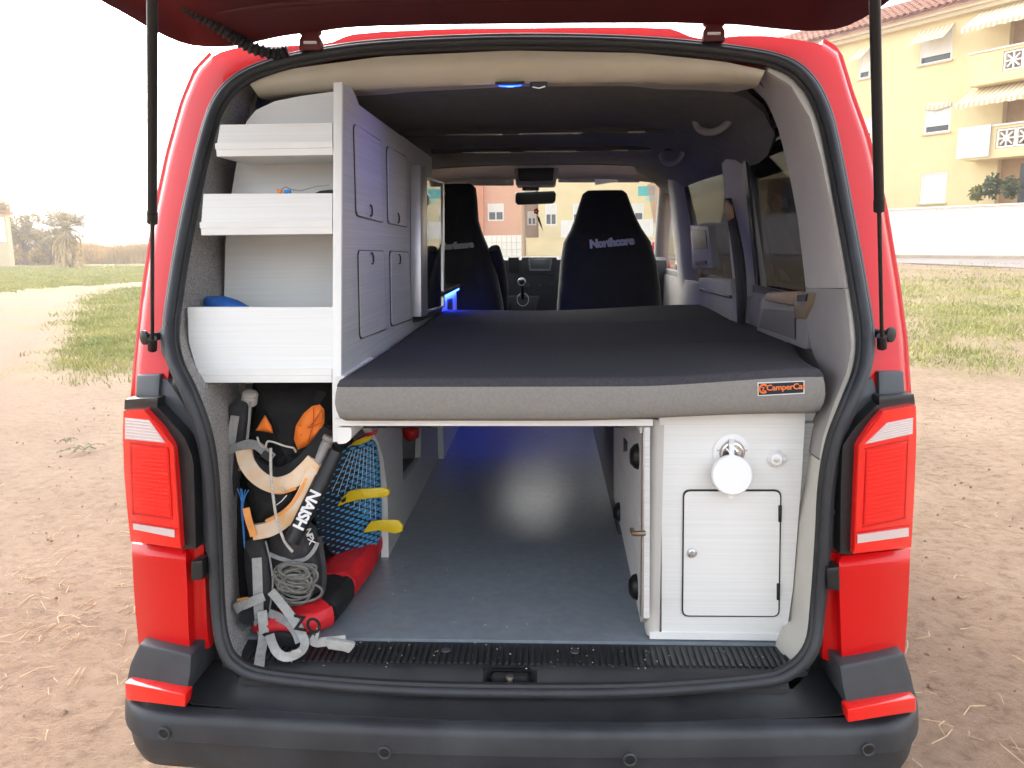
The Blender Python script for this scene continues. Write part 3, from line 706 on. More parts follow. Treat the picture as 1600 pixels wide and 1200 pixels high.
for k in range(30):
    a = k*2.399; el = rng.uniform(-.35, 1.15); d = Vector((math.cos(a)*math.cos(el), math.sin(a)*math.cos(el), math.sin(el))); L_ = rng.uniform(1.0, 1.5)*sc0*F/60
    hub = top+d*L_*.8-Vector((0,0,.12*L_)); fr = MB(); fr.tube([top, top.lerp(hub, .5)+Vector((0,0,.1)), hub], [.035,.03,.02], 5)
    s = d.cross(Vector((0,0,1))).normalized(); u = s.cross(d).normalized()
    for q in range(15):
        t = (q-7)/7*1.75; dd = (d*math.cos(t)+s*math.sin(t)).normalized(); l = .95*L_*(1-.25*abs(t)/1.75); nrm = dd.cross(u).normalized()
        m1 = hub+dd*l*.6; e = hub+dd*l-Vector((0,0,.22*l))
        fr.add([hub, m1+nrm*.05, e, m1-nrm*.05], [(0,1,2,3)])
    fr.build('frond', M_['frond'], pal, smooth=False)
M_['treeleaf'] = mat('olive_leaf', (.22,.17,.03), .7, var=.35, scale=.5, col2=(.46,.33,.075))
def tree(name, lab, px, py, w, h, n_, group=None):
    c = gp(px, py); s = (c-CAM).length/F; W_, Hh = w*s, h*s
    t0 = root(name, lab, 'tree', c, group=group); tr = MB(); cl = MB()
    tr.tube([c, c+Vector((.1,0,Hh*.35)), c+Vector((0,.1,Hh*.6))], [.22,.17,.08], 7)
    for k in range(26):
        a = rng.uniform(0, 6.28); r = math.sqrt(rng.uniform(0, 1))*.5; zc = rng.uniform(.14, .88); sh = math.sqrt(max(.05, 1-((zc-.35)/.62)**2))
        q = c+Vector((math.cos(a)*r*W_*sh, math.sin(a)*r*W_*.7*sh, Hh*zc)); rs = Hh*rng.uniform(.08, .16)
        tr.tube([c+Vector((0,0,Hh*min(.5, zc*.6))), (c+q)/2+Vector((0,0,Hh*.22)), q], [.09,.05,.02], 5)
        leafcloud(cl, q, (rs*1.25, rs*1.1, rs), n_, .17, .9)
    tr.build('trunk', M_['bark'], t0); cl.build('crown', M_['treeleaf'], t0, smooth=False, kind='stuff')
tree('leafy_tree', 'broad olive green tree beside the shed', 40, 414, 74, 74, 110, 'trees at the field edge')
tree('leafy_tree', 'low bushy tree between the broad tree and the palm', 84, 414, 46, 52, 90, 'trees at the field edge')
tree('leafy_tree', 'tall dark tree rising behind the shed', 4, 412, 46, 92, 90, 'trees at the field edge')
tree('leafy_bush', 'small green bush on the reeds right of the palm', 158, 404, 46, 18, 60, 'bushes at the field edge')
tree('leafy_bush', 'small green bush among the reeds behind the palm', 185, 402, 36, 14, 50, 'bushes at the field edge')
# dry reed bank
M_['reed'] = mat('dry_reeds', (.52,.34,.13), .9, var=.3, scale=.5, col2=(.66,.46,.20))
n_ = 26000; a0, a1 = gp(-40, 414), gp(250, 412)
t = rng.uniform(0, 1, n_); xs = a0.x+(a1.x-a0.x)*t+rng.normal(size=n_)*.4; ys = a0.y+(a1.y-a0.y)*t+rng.uniform(0, 7, n_)
hh = (1.35+.45*np.sin(t*17)+.3*np.sin(t*41+2))*rng.uniform(.6, 1.15, n_)
blades('reed_bank', 'bank of dry golden reeds along the field edge', xs, ys, hh, .05, M_['reed'], .5)
# shed on the far left
c0 = gp(-10, 418); s = (c0-CAM).length/F
sh = root('shed', 'small pale rendered shed with a white roller shutter', 'shed', c0)
Y0 = c0.y-1.0; x1_ = PY(13, 380, Y0).x; zt = PY(0, 334, Y0).z
MB().box(x1_-5, x1_, Y0, Y0+.5, -.1, zt).build('wall', M_['cornice'], sh, smooth=False)
MB().box(x1_-5.2, x1_+.2, Y0-.25, Y0+.7, zt+.002, zt+.18).build('roof', M_['tile'], sh, smooth=False)
sv = MB(); z0_ = PY(0, 378, Y0).z; k = z0_
while k < zt-.25: sv.box(x1_-2.2, x1_-.1, Y0-.05, Y0-.004, k, k+.085); k += .1
sv.build('roller_shutter', M_['white'], sh, smooth=False)
# white utility box in the reeds
c1 = gp(222, 412); s = (c1-CAM).length/F
ub_ = root('utility_box', 'small white box on a dark post at the edge of the reeds', 'box', c1)
MB().box(c1.x-.22, c1.x+.22, c1.y-.15, c1.y+.15, c1.z+.35, c1.z+.85).build('housing', M_['white'], ub_, bevel=.05)
MB().tube([c1-Vector((0,0,.1)), c1+Vector((0,0,.36))], .05, 8).build('post', M_['greyplastic'], ub_)
# far hills
g = []
for i in range(61):
    a = rad(-60+100*i/60); R_ = 2600; hgt = 18+30*max(0, math.sin(i*.21+1.2))+12*math.sin(i*.53); 
    g.append([Vector((math.sin(a)*R_, math.cos(a)*R_, -5)), Vector((math.sin(a)*(R_+250), math.cos(a)*(R_+250), hgt)), Vector((math.sin(a)*(R_+700), math.cos(a)*(R_+700), -5))])
o = MB().sheet(g, (0,0,-3)).build('hills', mat('hill_scrub', (.22,.19,.16), .95, var=.2, scale=.01)); tag(o, 'low far hills on the horizon beyond the field', 'hills', kind='structure')

# ================================================================ HAZE
hz = bpy.data.materials.new('haze_air'); hz.use_nodes = True; nt = hz.node_tree; nt.nodes.clear()
o = nt.nodes.new('ShaderNodeOutputMaterial'); pv = nt.nodes.new('ShaderNodeVolumePrincipled'); pv.inputs['Color'].default_value = (1,.96,.92,1); pv.inputs['Density'].default_value = .0022; pv.inputs['Anisotropy'].default_value = .35
nt.links.new(pv.outputs[0], o.inputs['Volume'])
tag(MB().box(-3600, 3600, -3600, 3600, -12, 75).build('haze', hz, smooth=False), 'thin bright evening haze filling the air', 'haze', kind='stuff')
# ================================================================ THE VAN
van = root('camper_van', 'red camper van seen from behind with its tailgate raised', 'van', (0, 2.0, 0))
SEAL = [(800,64),(600,72),(480,88),(405,108),(362,133),(336,168),(318,222),(300,300),(285,372),(272,450),(264,520),(271,566),(292,612),(316,680),(327,750),(333,850),(338,950),(346,1008),(366,1040),(420,1060),(600,1077),(800,1083),(1000,1081),(1180,1067),(1236,1052),(1270,1015),(1280,950),(1288,850),(1294,760),(1307,690),(1330,630),(1350,575),(1354,520),(1342,440),(1324,340),(1303,230),(1288,172),(1264,127),(1225,98),(1150,82),(1000,68)]
def sealsurf(x, z): return rear(x, z, -.005)+(-.035 if z < .62 else -.035*max(0, .75-z)/.13 if z < .75 else 0)
sealpts = smooth_path([PS(a, b, sealsurf) for a, b in SEAL], 240, closed=True)
MB().tube(sealpts, .0115, 10, closed=True).build('door_seal', M_['rubber2'], van)
cen = Vector((0, 0, 1.25))
inner = [p+(Vector((cen.x-p.x, 0, cen.z-p.z)).normalized()*.0115+Vector((0,.008,0))) for p in sealpts]
MB().tube(inner, .0085, 8, closed=True).build('seal_lip', M_['rubber'], van)
outer = [p-(Vector((cen.x-p.x, 0, cen.z-p.z)).normalized()*.013)+Vector((0,.012,0)) for p in sealpts]
MB().tube(outer, .008, 8, closed=True).build('seal_edge', M_['greyplastic'], van)

# ---- roof and rear header
ROOFE = [(332,88),(350,79),(372,74),(400,72),(440,72),(478,70),(515,68),(545,54),(600,49),(700,45),(800,44),(900,43),(1000,43),(1052,45),(1085,60),(1120,60),(1150,56),(1200,56),(1245,62),(1270,66),(1284,70)]
SEALT = [(325,200),(338,165),(362,133),(383,118),(405,108),(440,98),(480,88),(540,79),(600,72),(700,67),(800,64),(900,65),(1000,68),(1075,74),(1150,82),(1190,90),(1225,98),(1245,110),(1264,127),(1285,165),(1300,215)]
patch(ROOFE, SEALT, 60, 5, rear, off=.012, thick=.05).build('rear_header', M_['red'], van)
re3 = [PS(a, b, lambda x, z: rear(x, z, .012)) for a, b in resample(ROOFE, 60)]
g = []
for t in (0, .02, .08, .3, .6, .85, 1.0):
    row = []
    for p in re3:
        y = p.y+(2.95-p.y)*t; row.append(Vector((p.x*(1-.06*t), y, p.z+.004*min(1, t*20)-.05*t*t)))
    g.append(row)
MB().sheet(g, (0,0,-.025)).build('roof', M_['red'], van)

# ---- rear pillars and flanks (red)
LO = [(330,84),(306,108),(285,158),(262,240),(243,330),(225,450),(213,560),(208,622)]
LI = [(368,128),(342,165),(325,215),(308,285),(292,360),(278,440),(268,520),(262,600)]
RO = [(1286,64),(1310,78),(1332,150),(1356,215),(1382,320),(1402,440),(1414,530),(1420,622)]
RI = [(1262,128),(1284,172),(1300,230),(1322,340),(1338,440),(1350,510),(1354,560),(1352,610)]
patch(LO, LI, 40, 10, pill, off=.035, thick=.03, deep=lambda t, s: .03*max(0, 1-t*9)**2).build('rear_pillar', M_['red'], van)
patch(RI, RO, 40, 10, pill, off=.035, thick=.03, deep=lambda t, s: .03*max(0, 1-(1-t)*9)**2).build('rear_pillar', M_['red'], van)
def flank(px_edge, side):
    top = [PS(a, b, lambda x, z: pill(x, z, .035+.03)) for a, b in resample(px_edge, 30)]
    low = [Vector((side*x, y, z)) for x, y, z in ((.885,.14,1.05),(.895,.15,.8),(.900,.16,.55),(.89,.2,.38))]
    prof = top+low; g = []
    for y in (0, .04, .15, .5, 1.0, 2.0, 3.0, 3.6, 4.0, 4.35):
        row = []
        for p in prof:
            bul = .020*math.sin(min(1, y/.5)*math.pi/2); tz = (4.35-max(3.6, y))/.75 if y > 3.6 else 1
            yy = p.y+y; zz = p.z
            if y >= 3.6: zz = min(zz, 1.02)
            row.append(Vector((side*(abs(p.x)+bul)*(1 if y < 3.6 else .985 if y < 4 else .93), yy, zz)))
        g.append(row)
    return g
def sidewin(p):  # window openings in the flanks
    z, y = p.z, p.y
    return 1.34 < z < 1.81 and .50 < y < 3.78
for side, edge in ((-1, LO), (1, RO)):
    g0 = flank(edge, side)
    # dense grid so window openings can be cut
    G = []
    ys = [0,.02,.05,.1,.2,.3,.4,.5,.58,.7,.8,.9,1.0,1.04,1.12,1.2,1.3,1.36,1.5,1.7,1.9,2.1,2.26,2.4,2.5,2.7,2.9,3.1,3.3,3.4,3.6,4.0,4.35]
    base_y = [0,.04,.15,.5,1.0,2.0,3.0,3.6,4.0,4.35]
    for y in ys:
        k = max(i for i in range(len(base_y)) if base_y[i] <= y); k = min(k, len(base_y)-2); t = (y-base_y[k])/(base_y[k+1]-base_y[k])
        G.append([a.lerp(b_, t) for a, b_ in zip(g0[k], g0[k+1])])
    n, k2 = len(G), len(G[0]); v = [p for r in G for p in r]; f = []
    for i in range(n-1):
        for j in range(k2-1):
            q = (i*k2+j, i*k2+j+1, (i+1)*k2+j+1, (i+1)*k2+j); c_ = sum((v[a] for a in q), Vector())/4
            if not sidewin(c_): f.append(q)
    o = MB().add(v, f).build('side_panel', M_['red'], van)
    s_ = o.modifiers.new('thickness', 'SOLIDIFY'); s_.thickness = .012; s_.offset = 0
    for y0, y1 in ((.40,1.30),(1.31,2.53),(2.54,3.72)):
        gl = [[Vector((side*(.836-(z-1.3)*.2), y, z)) for z in (1.27,1.5,1.7,1.86)] for y in np.linspace(y0, y1, 6)]
        MB().sheet(gl, (side*-.005,0,0)).build('side_window', M_['tint'] if y0 < 2.5 else M_['glass'], van)
# ---- nose: bonnet, windscreen, wheels
g = []
for y, z, w in ((3.56,1.36,.80),(3.75,1.30,.82),(4.0,1.20,.84),(4.3,1.06,.82),(4.52,.9,.80),(4.62,.7,.80),(4.60,.42,.78)):
    g.append([Vector((w*t, y-.12*t*t, z-.05*t*t)) for t in np.linspace(-1, 1, 13)])
MB().sheet(g, (0,-.02,-.01)).build('bonnet', M_['red'], van)
g = [[Vector((w*t, y-.10*t*t, z)) for t in np.linspace(-1, 1, 11)] for y, z, w in ((3.66,1.36,.76),(3.45,1.52,.75),(3.2,1.70,.74),(2.98,1.86,.72))]
MB().sheet(g, (0,.006,.002)).build('windscreen', M_['glass'], van)
for side in (-1, 1):
    MB().tube([(side*.80,3.60,1.30),(side*.775,3.36,1.52),(side*.75,3.08,1.74),(side*.735,2.90,1.88)], .045, 10).build('windscreen_pillar', M_['greige'], van)
def wheel(x, y):
    s = 1 if x > 0 else -1
    w = MB().lathe([(.19,-.10),(.28,-.11),(.325,-.09),(.335,-.04),(.335,.04),(.325,.09),(.28,.11),(.19,.10)], (x, y, .335), (1,0,0), 36).build('wheel', M_['rubber'], van)
    MB().lathe([(.03,s*.09),(.07,s*.095),(.10,s*.06),(.185,s*.085),(.20,s*.10),(.20,s*-.08),(.03,s*-.08)], (x, y, .335), (1,0,0), 24).build('rim', M_['steel'], w)
for x in (-.80, .80):
    for y in (.95, 3.95): wheel(x, y)
MB().box(-.70, .70, .10, 4.3, .28, .50).build('underbody', M_['blackplastic'], van, smooth=False)

# ---- lower rear corners: dark backing, lamp housings, lamps, quarter panels
patch([(232,600),(232,700),(234,850),(238,1010),(246,1060)], [(275,570),(318,690),(330,850),(340,960),(352,1045)], 20, 6, rear, off=.085, thick=.02).build('inner_pillar', M_['blackplastic'], van)
patch([(1352,570),(1305,690),(1290,850),(1282,960),(1268,1045)], [(1396,600),(1396,700),(1392,850),(1388,1010),(1380,1060)], 20, 6, rear, off=.085, thick=.02).build('inner_pillar', M_['blackplastic'], van)
# grey plastic panels next to the seal
patch([(248,590),(243,632),(268,656),(294,698),(304,760),(306,862)], [(262,594),(286,630),(312,690),(325,752),(331,805),(333,862)], 18, 5, rear, off=.022, thick=.04).build('pillar_cover', M_['greyplastic'], van)
patch([(1349,598),(1330,636),(1309,690),(1297,752),(1291,805),(1289,866)], [(1363,590),(1376,634),(1320,694),(1314,720),(1312,800),(1312,868)], 18, 5, rear, off=.022, thick=.04).build('pillar_cover', M_['greyplastic'], van)
for q in ((302,706,0),(305,800,0),(1316-8,708,1),(1304,800,1)):
    p = PS(q[0], q[1], lambda x, z: rear(x, z, .02)); MB().lathe([(.006,-.006),(.007,.004),(.003,.006)], p, (0,-1,0), 10).build('screw', M_['blackplastic'], van)
# dark blocks above the lamps
patch([(213,586),(212,624)], [(250,585),(247,624)], 4, 5, rear, off=.012, thick=.05).build('corner_cap', M_['greyplastic'], van, bevel=.003)
patch([(1373,581),(1374,618)], [(1412,580),(1414,618)], 4, 5, rear, off=.012, thick=.05).build('corner_cap', M_['greyplastic'], van, bevel=.003)
def lampsurf(x, z): return rear(x, z, -.035)+.9*max(0, abs(x)-.80)**2
M_['clearrib'] = mat('clear_rib', (.80,.72,.70), .15, var=.03, coat=.7)
M_['lensline'] = mat('lens_line_dark', (.58,.005,.004), .3, var=.1)
def taillamp(L, R, HL, HR, top, white, clear, inner, side, lines=()):
    lamp = patch(L, R, 24, 12, lampsurf, thick=.10).build('tail_lamp', M_['redlens'], van)
    patch(HL, HR, 18, 5, rear, off=-.018, thick=.09).build('lamp_housing', M_['blackplastic'], lamp)
    patch(*top, 6, 6, rear, off=-.012, thick=.09).build('lamp_cap', M_['blackplastic'], lamp)
    patch(*white, 8, 8, lampsurf, off=-.003, thick=.006).build('reversing_lens', M_['clear'], lamp)
    patch(*clear, 4, 8, lampsurf, off=-.003, thick=.006).build('indicator_lens', M_['clear'], lamp)
    for (a, b_, c_, d_) in inner:
        patch(a, b_, 8, 8, lampsurf, off=-.0018, thick=.004).build('inner_lens', M_['redlens2'], lamp)
    for (ia, ib, _u, _v) in inner:
        for k in range(17):
            t0, t1 = (k+.18)/17, (k+.62)/17
            (ax0, ay0), (ax1, ay1) = ia; (bx0, by0), (bx1, by1) = ib
            l_ = [(ax0+(ax1-ax0)*t+2, ay0+(ay1-ay0)*t) for t in (t0, t1)]; r_ = [(bx0+(bx1-bx0)*t-2, by0+(by1-by0)*t) for t in (t0, t1)]
            patch(l_, r_, 1, 5, lampsurf, off=-.0026, thick=.003).build('lens_rib', M_['redlens'], lamp)
    wl, wr_ = white
    for k in range(7):
        t0, t1 = (k+.3)/7, (k+.62)/7
        l_ = [(wl[0][0]+(wl[1][0]-wl[0][0])*t+1, wl[0][1]+(wl[1][1]-wl[0][1])*t) for t in (t0, t1)]; r_ = [(wr_[0][0]+(wr_[1][0]-wr_[0][0])*t-1, wr_[0][1]+(wr_[1][1]-wr_[0][1])*t) for t in (t0, t1)]
        patch(l_, r_, 1, 5, lampsurf, off=-.0052, thick=.003).build('lens_rib', M_['clearrib'], lamp)
    for (q0, q1) in lines:
        (x0, y0), (x1, y1) = q0, q1; hz_ = abs(x1-x0) > abs(y1-y0)
        P_ = ([(x0, y0-1), (x0, y0+1)], [(x1, y1-1), (x1, y1+1)]) if hz_ else ([(x0-.8, y0), (x1-.8, y1)], [(x0+.8, y0), (x1+.8, y1)])
        patch(*P_, 6, 8, lampsurf, off=-.0026, thick=.003).build('lens_line', M_['lensline'], lamp)
    return lamp
LL = [(193,642),(192,680),(194,740),(199,800),(204,846)]; LR = [(226,640),(252,668),(271,697),(277,760),(283,857)]
taillamp(LL, LR, [(226,640),(252,668),(271,697),(277,760),(283,857)], [(245,636),(288,682),(302,718),(304,780),(306,858)],
    ([(195,624),(194,640)], [(246,622),(246,642)]),
    ([(195,653),(195,686)], [(233,657),(258,692)]), ([(208,818),(208,827)], [(272,828),(273,840)]),
    [([(203,697),(206,800)], [(262,700),(268,808)], 0, 0)], -1, [((202,692),(262,700)), ((205,802),(268,811)), ((204,697),(208,805)), ((262,702),(268,808)), ((203,815),(276,827)), ((226,642),(271,697)), ((271,697),(282,855))])
RL = [(1380,642),(1362,662),(1340,695),(1337,760),(1333,865)]; RR0 = [(1431,633),(1432,680),(1430,740),(1427,800),(1424,855)]
taillamp(RL, RR0, [(1372,632),(1336,668),(1317,696),(1314,760),(1313,866)], [(1381,640),(1362,662),(1341,694),(1338,760),(1334,866)],
    ([(1374,620),(1374,642)], [(1428,616),(1430,634)]),
    ([(1386,661),(1352,694)], [(1427,653),(1426,678)]), ([(1340,836),(1340,849)], [(1420,825),(1420,838)]),
    [([(1354,704),(1350,820)], [(1418,692),(1414,808)], 0, 0)], 1, [((1352,702),(1420,688)), ((1348,824),(1416,810)), ((1355,708),(1350,820)), ((1419,692),(1414,808)), ((1338,833),(1424,820)), ((1381,644),(1342,695)), ((1342,695),(1335,862))])
# red quarter panels under the lamps
patch([(206,849),(206,858),(208,905),(212,960),(217,1010)], [(290,858),(290,868),(292,910),(294,970),(297,1026)], 20, 10, rear, off=-.022, thick=.08, deep=lambda t, s: .016*max(0, 1-s/.10)).build('quarter_panel', M_['red'], van)
patch([(286,858),(290,1000),(296,1022)], [(318,851),(324,990),(328,1012)], 10, 5, rear, off=.015, thick=.05, deep=lambda t, s: -.03*(1-t)**3).build('panel_return', M_['red'], van)
patch([(1312,869),(1311,880),(1312,930),(1314,990),(1316,1044)], [(1423,858),(1422,868),(1420,920),(1417,975),(1413,1024)], 20, 10, rear, off=-.022, thick=.08, deep=lambda t, s: .016*max(0, 1-s/.10)).build('quarter_panel', M_['red'], van)
patch([(1293,861),(1289,940),(1285,1029)], [(1314,868),(1313,960),(1318,1042)], 10, 5, rear, off=.015, thick=.05, deep=lambda t, s: -.03*t**3).build('panel_return', M_['red'], van)
patch([(298,878),(298,908)], [(316,876),(317,906)], 5, 5, rear, off=-.03, thick=.04).build('buffer_stop', M_['blackplastic'], van, bevel=.003)
patch([(1294,888),(1295,922)], [(1312,886),(1313,924)], 5, 5, rear, off=-.03, thick=.04).build('buffer_stop', M_['blackplastic'], van, bevel=.003)

# ---- bumper
def plan(s):                                   # s in -1..1 along the bumper, returns (x, y, nx, ny)
    S = 1 if s >= 0 else -1; a = abs(s)
    if a < .66:
        x = a/.66*.768; return S*x, -.125+.035*(x/.78)**2, S*.08*(x/.78), -1
    if a < .88:
        t = (a-.66)/.22*math.pi/2; return S*(.768+.147*math.sin(t)), -.09+.25*(1-math.cos(t)), S*math.sin(t), -math.cos(t)
    t = (a-.88)/.12; return S*.915, .16+.45*t, S, 0
ss = [i/60 for i in range(-60, 61)]
prof = [(-.09,.508),(-.020,.508),(-.009,.506),(-.002,.500),(.001,.488),(.004,.462),(.0045,.452),(-.0005,.449),(-.004,.43),(-.008,.40),(-.018,.375),(-.04,.36),(-.12,.355)]
g = []
for s in ss:
    x, y, nx, ny = plan(s); l = math.hypot(nx, ny); nx, ny = nx/l, ny/l
    g.append([Vector((x+nx*d, y+ny*d, z)) for d, z in prof])
bump = MB().sheet(g, (0,.02,0)).build('bumper', M_['bumper'], van)
g = []
for i in range(41):
    x = -.87+1.74*i/40; row = []
    ye = -.125+.045*(min(abs(x), .7)/.70)**2+.03+.8*max(0, abs(x)-.7)**1.2
    for t in np.linspace(0, 1, 6): row.append(Vector((x, ye+(-.01+.17*sm((abs(x)-.60)/.14)-ye)*t, .5105+.032*t**2)))
    g.append(row)
MB().sheet(g, (0,0,-.02)).build('step_pad', M_['step'], bump)
def cs_(x, z): return -.112+1.25*max(0, abs(x)-.62)**2
def bsurf(x, z):
    a = abs(x)
    if a < .768: return -.125+.035*(a/.78)**2
    if a < .9149: return -.09+.25*(1-math.sqrt(max(0, 1-((a-.768)/.147)**2)))
    return .16
patch([(218,1006),(203,1038),(197,1067)], [(299,1024),(297,1055),(291,1086)], 10, 10, lambda x, z: cs_(x, z)+.014+.30*max(0, z-.50), thick=.22).build('bumper_corner', M_['bumper'], bump, bevel=.004)
patch([(1312,1041),(1317,1075),(1325,1108)], [(1413,1021),(1424,1055),(1431,1089)], 10, 10, lambda x, z: cs_(x, z)+.014+.30*max(0, z-.50), thick=.22).build('bumper_corner', M_['bumper'], bump, bevel=.004)
patch([(195,1067),(196,1094)], [(290,1086),(289,1105)], 4, 12, lambda x, z: cs_(x, z)+.004, thick=.035).build('reflector', M_['redlens'], bump, bevel=.002)
patch([(1324,1109),(1325,1129)], [(1431,1090),(1432,1112)], 4, 12, lambda x, z: cs_(x, z)+.004, thick=.035).build('reflector', M_['redlens'], bump, bevel=.002)
for px, py in ((257,1145),(601,1175),(984,1186),(1356,1170)):
    p = PS(px, py, lambda x, z: bsurf(x, z)-.004); x = p.x; a = abs(x)
    nx = 0 if a < .768 else math.copysign(min(.95, (a-.768)/.147), x); ax = Vector((nx+.1*x, -math.sqrt(max(.05, 1-nx*nx)), 0))
    se = MB().lathe([(.010,-.004),(.0135,-.004),(.0145,.004),(.0125,.0055),(.0105,.003)], p, ax, 20).build('parking_sensor', M_['greyplastic'], bump)
    MB().lathe([(.0001,.001),(.0098,.001),(.0098,.0035),(.0001,.0042)], p, ax, 16).build('sensor_disc', M_['blackplastic'], se)

# ---- load sill with ribs and lock striker
ZF = .585
sl = []
for i in range(61):
    t = i/60; row = []
    for px0, px1, py0, py1, z in ((366,1262,0,0,.550),(380,1255,0,0,.566),(392,1250,0,0,.5745),(400,1240,0,0,.579),(412,1232,0,0,.5815)):
        pass
    x = -.655+1.30*t
    for y, z in ((-.024,.551),(-.013,.560),(.000,.570),(.010,.5745),(.115,.5775)): row.append(Vector((x*(1 if y > .005 else .925), y, z)))
    sl.append(row)
for r in sl:
    if abs(r[0].x) < .052:
        for k in (0, 1, 2): r[k].y += .03; r[k].z -= .018
sill = MB().sheet(sl, (0,0,-.010)).build('load_sill', M_['step'], van)
rsrc = MB().box(-.0035, .0035, 0, .088, 0, .0042).build('rib', M_['step'], sill, smooth=False)
rsrc.data.transform(Matrix.Translation((0, 2.0, 0)))
for i in range(86):
    x = -.60+1.215*i/85; loc = (x, .016-2.0, .5768)
    if i == 0: rsrc.location = loc
    else: share(rsrc, 'rib', sill, loc)
for px, py in ((697,1016),(898,1018)):
    p = PZ(px, py, .5815); MB().lathe([(.011,0),(.010,.002),(.004,.003)], p, (0,0,1), 14).build('sill_screw', M_['greyplastic'], sill)
p = PY(797, 1066, -.012)
MB().box(p.x-.041, p.x+.041, -.016, .004, .535, .569).build('striker_pocket', mat('striker_pocket_black', (.006,.006,.007), .8), sill, bevel=.008)
MB().lathe([(.008,0),(.0065,.006),(.0065,.024),(.0095,.026),(.0095,.031),(.006,.032)], (p.x, -.022, .541), (0,0,1), 14).build('lock_striker', M_['steel'], sill)

# ---- tailgate, raised
TG = [(120,-30),(165,-1),(200,18),(232,38),(262,54),(290,66),(320,71),(360,72),(395,66),(425,58),(455,52),(500,47),(540,40),(600,37),(700,35),(800,34),(900,33),(1000,33),(1060,33),(1100,35),(1150,36),(1200,42),(1250,47),(1300,47),(1330,38),(1355,24),(1385,3),(1410,-20)]
def tgy(px): 
    t = (px-780)/560.0; return .40-.05*t*t-.22*max(0, abs(t)-.85)/.25
e3 = [PY(a, b, tgy(a)) for a, b in [(q.x, q.y) for q in resample(TG, 64)]]
rows = []
for t in (0, .012, .05, .12, .25, .45, .7, 1.0):
    row = []
    for p in e3:
        y = p.y+(-.78-p.y)*t; w = 1-abs(p.x)/1.4
        zc = 2.03+.13*(.42-y)-.055*(p.x/.85)**4*1.0
        z = p.z+(zc-p.z)*min(1, t*9)
        if t < .02 and t > 0: z -= .010
        row.append(Vector((p.x*(1+.02*t), y, z)))
    rows.append(row)
tail = MB().sheet([[p+Vector((0,0,.004)) for p in r] for r in rows], (0,0,.045)).build('tailgate', M_['red'], van)
MB().sheet([[Vector((p.x*.998, p.y, p.z)) for p in r] for r in rows], (0,0,.003)).build('inner_panel', M_['redshade'], tail)  # underside sheet, its dark red stands in for shade
MB().sheet([[Vector((x, y, 2.03+.13*(.42-y)-.018-.05*(x/.85)**4)) for x in np.linspace(-.62, .62, 12)] for y in np.linspace(.08, -.48, 8)], (0,0,.01)).build('tailgate_window', M_['tint'], tail)
for py, off in ((14, .0), (26, .0), (5, .0)):
    pts = [PY(x, py+((x-780)/560)**2*9, .30-.012*py/10) for x in range(340, 1290, 50)]
    pts = [Vector((q.x, q.y, 2.03+.13*(.42-q.y)-.055*(q.x/.85)**4-.004)) for q in pts]
    MB().tube(pts, .009, 8, flat=.5).build('stiffener', M_['redshade'], tail)
for hx, hy in ((484,60),(1116,46)):
    h = MB()
    h.prism([PY(hx+a, hy+b_, .375) for a, b_ in ((-17,-33),(17,-33),(17,-8),(11,-2),(-11,-2),(-17,-8))], (0,.012,0))
    h.prism([PY(hx+a, hy+b_, .37) for a, b_ in ((-9,-12),(9,-12),(17,2),(17,18),(-17,18),(-17,2))], (0,.025,0))
    ho = h.build('hinge', mat('hinge_red', (.10,.006,.008), .5), tail, bevel=.002)
    MB().prism([PY(hx+a, hy+b_, .362) for a, b_ in ((-10,4),(10,4),(10,8),(-10,8))], (0,.006,0)).build('hinge_pin', M_['lead'], ho, smooth=False)
    for d in (-9, 9):
        MB().lathe([(.006,0),(.006,.004),(.003,.005)], PY(hx+d, hy-27, .373), (0,-1,0), 6).build('hinge_bolt', M_['redshade'], ho)
# wiring sleeve between body and tailgate
wp = smooth_path([PY(a, b_, y) for a, b_, y in ((262,-12,.22),(282,4,.24),(305,20,.27),(335,38,.30),(365,58,.33),(392,74,.35),(425,83,.37),(450,80,.38))], 120)
MB().tube(wp, [.0135+.0028*math.sin(i*1.35) for i in range(len(wp))], 10).build('wiring_sleeve', M_['rubber'], tail)
# gas struts
for pts, br in ((((238,-40,-.30),(238,318,-.02),(238,532,.07)), -1), (((1366,-40,-.28),(1373,300,-.02),(1378,528,.07)), 1)):
    a, b_, c_ = [PY(*q) for q in pts]
    b_ = a.lerp(c_, (b_-a).length/((b_-a).length+(c_-b_).length)); du = (a-c_).normalized()
    for _ in range(60):
        if a.z >= 2.03+.13*(.42-a.y)-.055*(a.x/.85)**4-.012: break
        a = a+du*.006
    st = MB().tube([a, b_-(b_-a).normalized()*.022], .0088, 16).build('gas_strut', M_['blackplastic'], van)
    d = (b_-a).normalized()
    MB().box(a.x-.018, a.x+.018, a.y-.03, a.y+.03, a.z-.008, a.z+.020).build('strut_mount', M_['blackplastic'], st, bevel=.004)
    MB().tube([b_-d*.024, b_-d*.001, b_], [.0100,.0100,.007], 16).build('strut_collar', M_['blackplastic'], st)
    MB().tube([b_, c_], .0040, 12).build('strut_rod', mat('strut_rod_dark', (.05,.045,.042), .25, .6), st)
    MB().tube([c_-d*.006, c_+d*.026], .0100, 12).build('ball_socket', M_['blackplastic'], st)
    MB().lathe([(.009,-.03),(.009,.002),(.016,.006),(.016,.012),(.008,.015)], c_+Vector((br*.014,.012,.006)), (br*.55,-.8,0), 16).build('ball_stud', M_['blackplastic'], st)
    e = PS(262 if br < 0 else 1358, 545, lambda x, z: rear(x, z, .01))
    MB().prism([c_+Vector((br*-.002,.03,.02)), c_+Vector((br*-.002,.03,-.05)), Vector((e.x+br*-.006, .07, e.z-.06)), Vector((e.x+br*-.004, .07, e.z+.06))], (0,.012,0)).build('strut_bracket', M_['greyplastic'], st, bevel=.003)

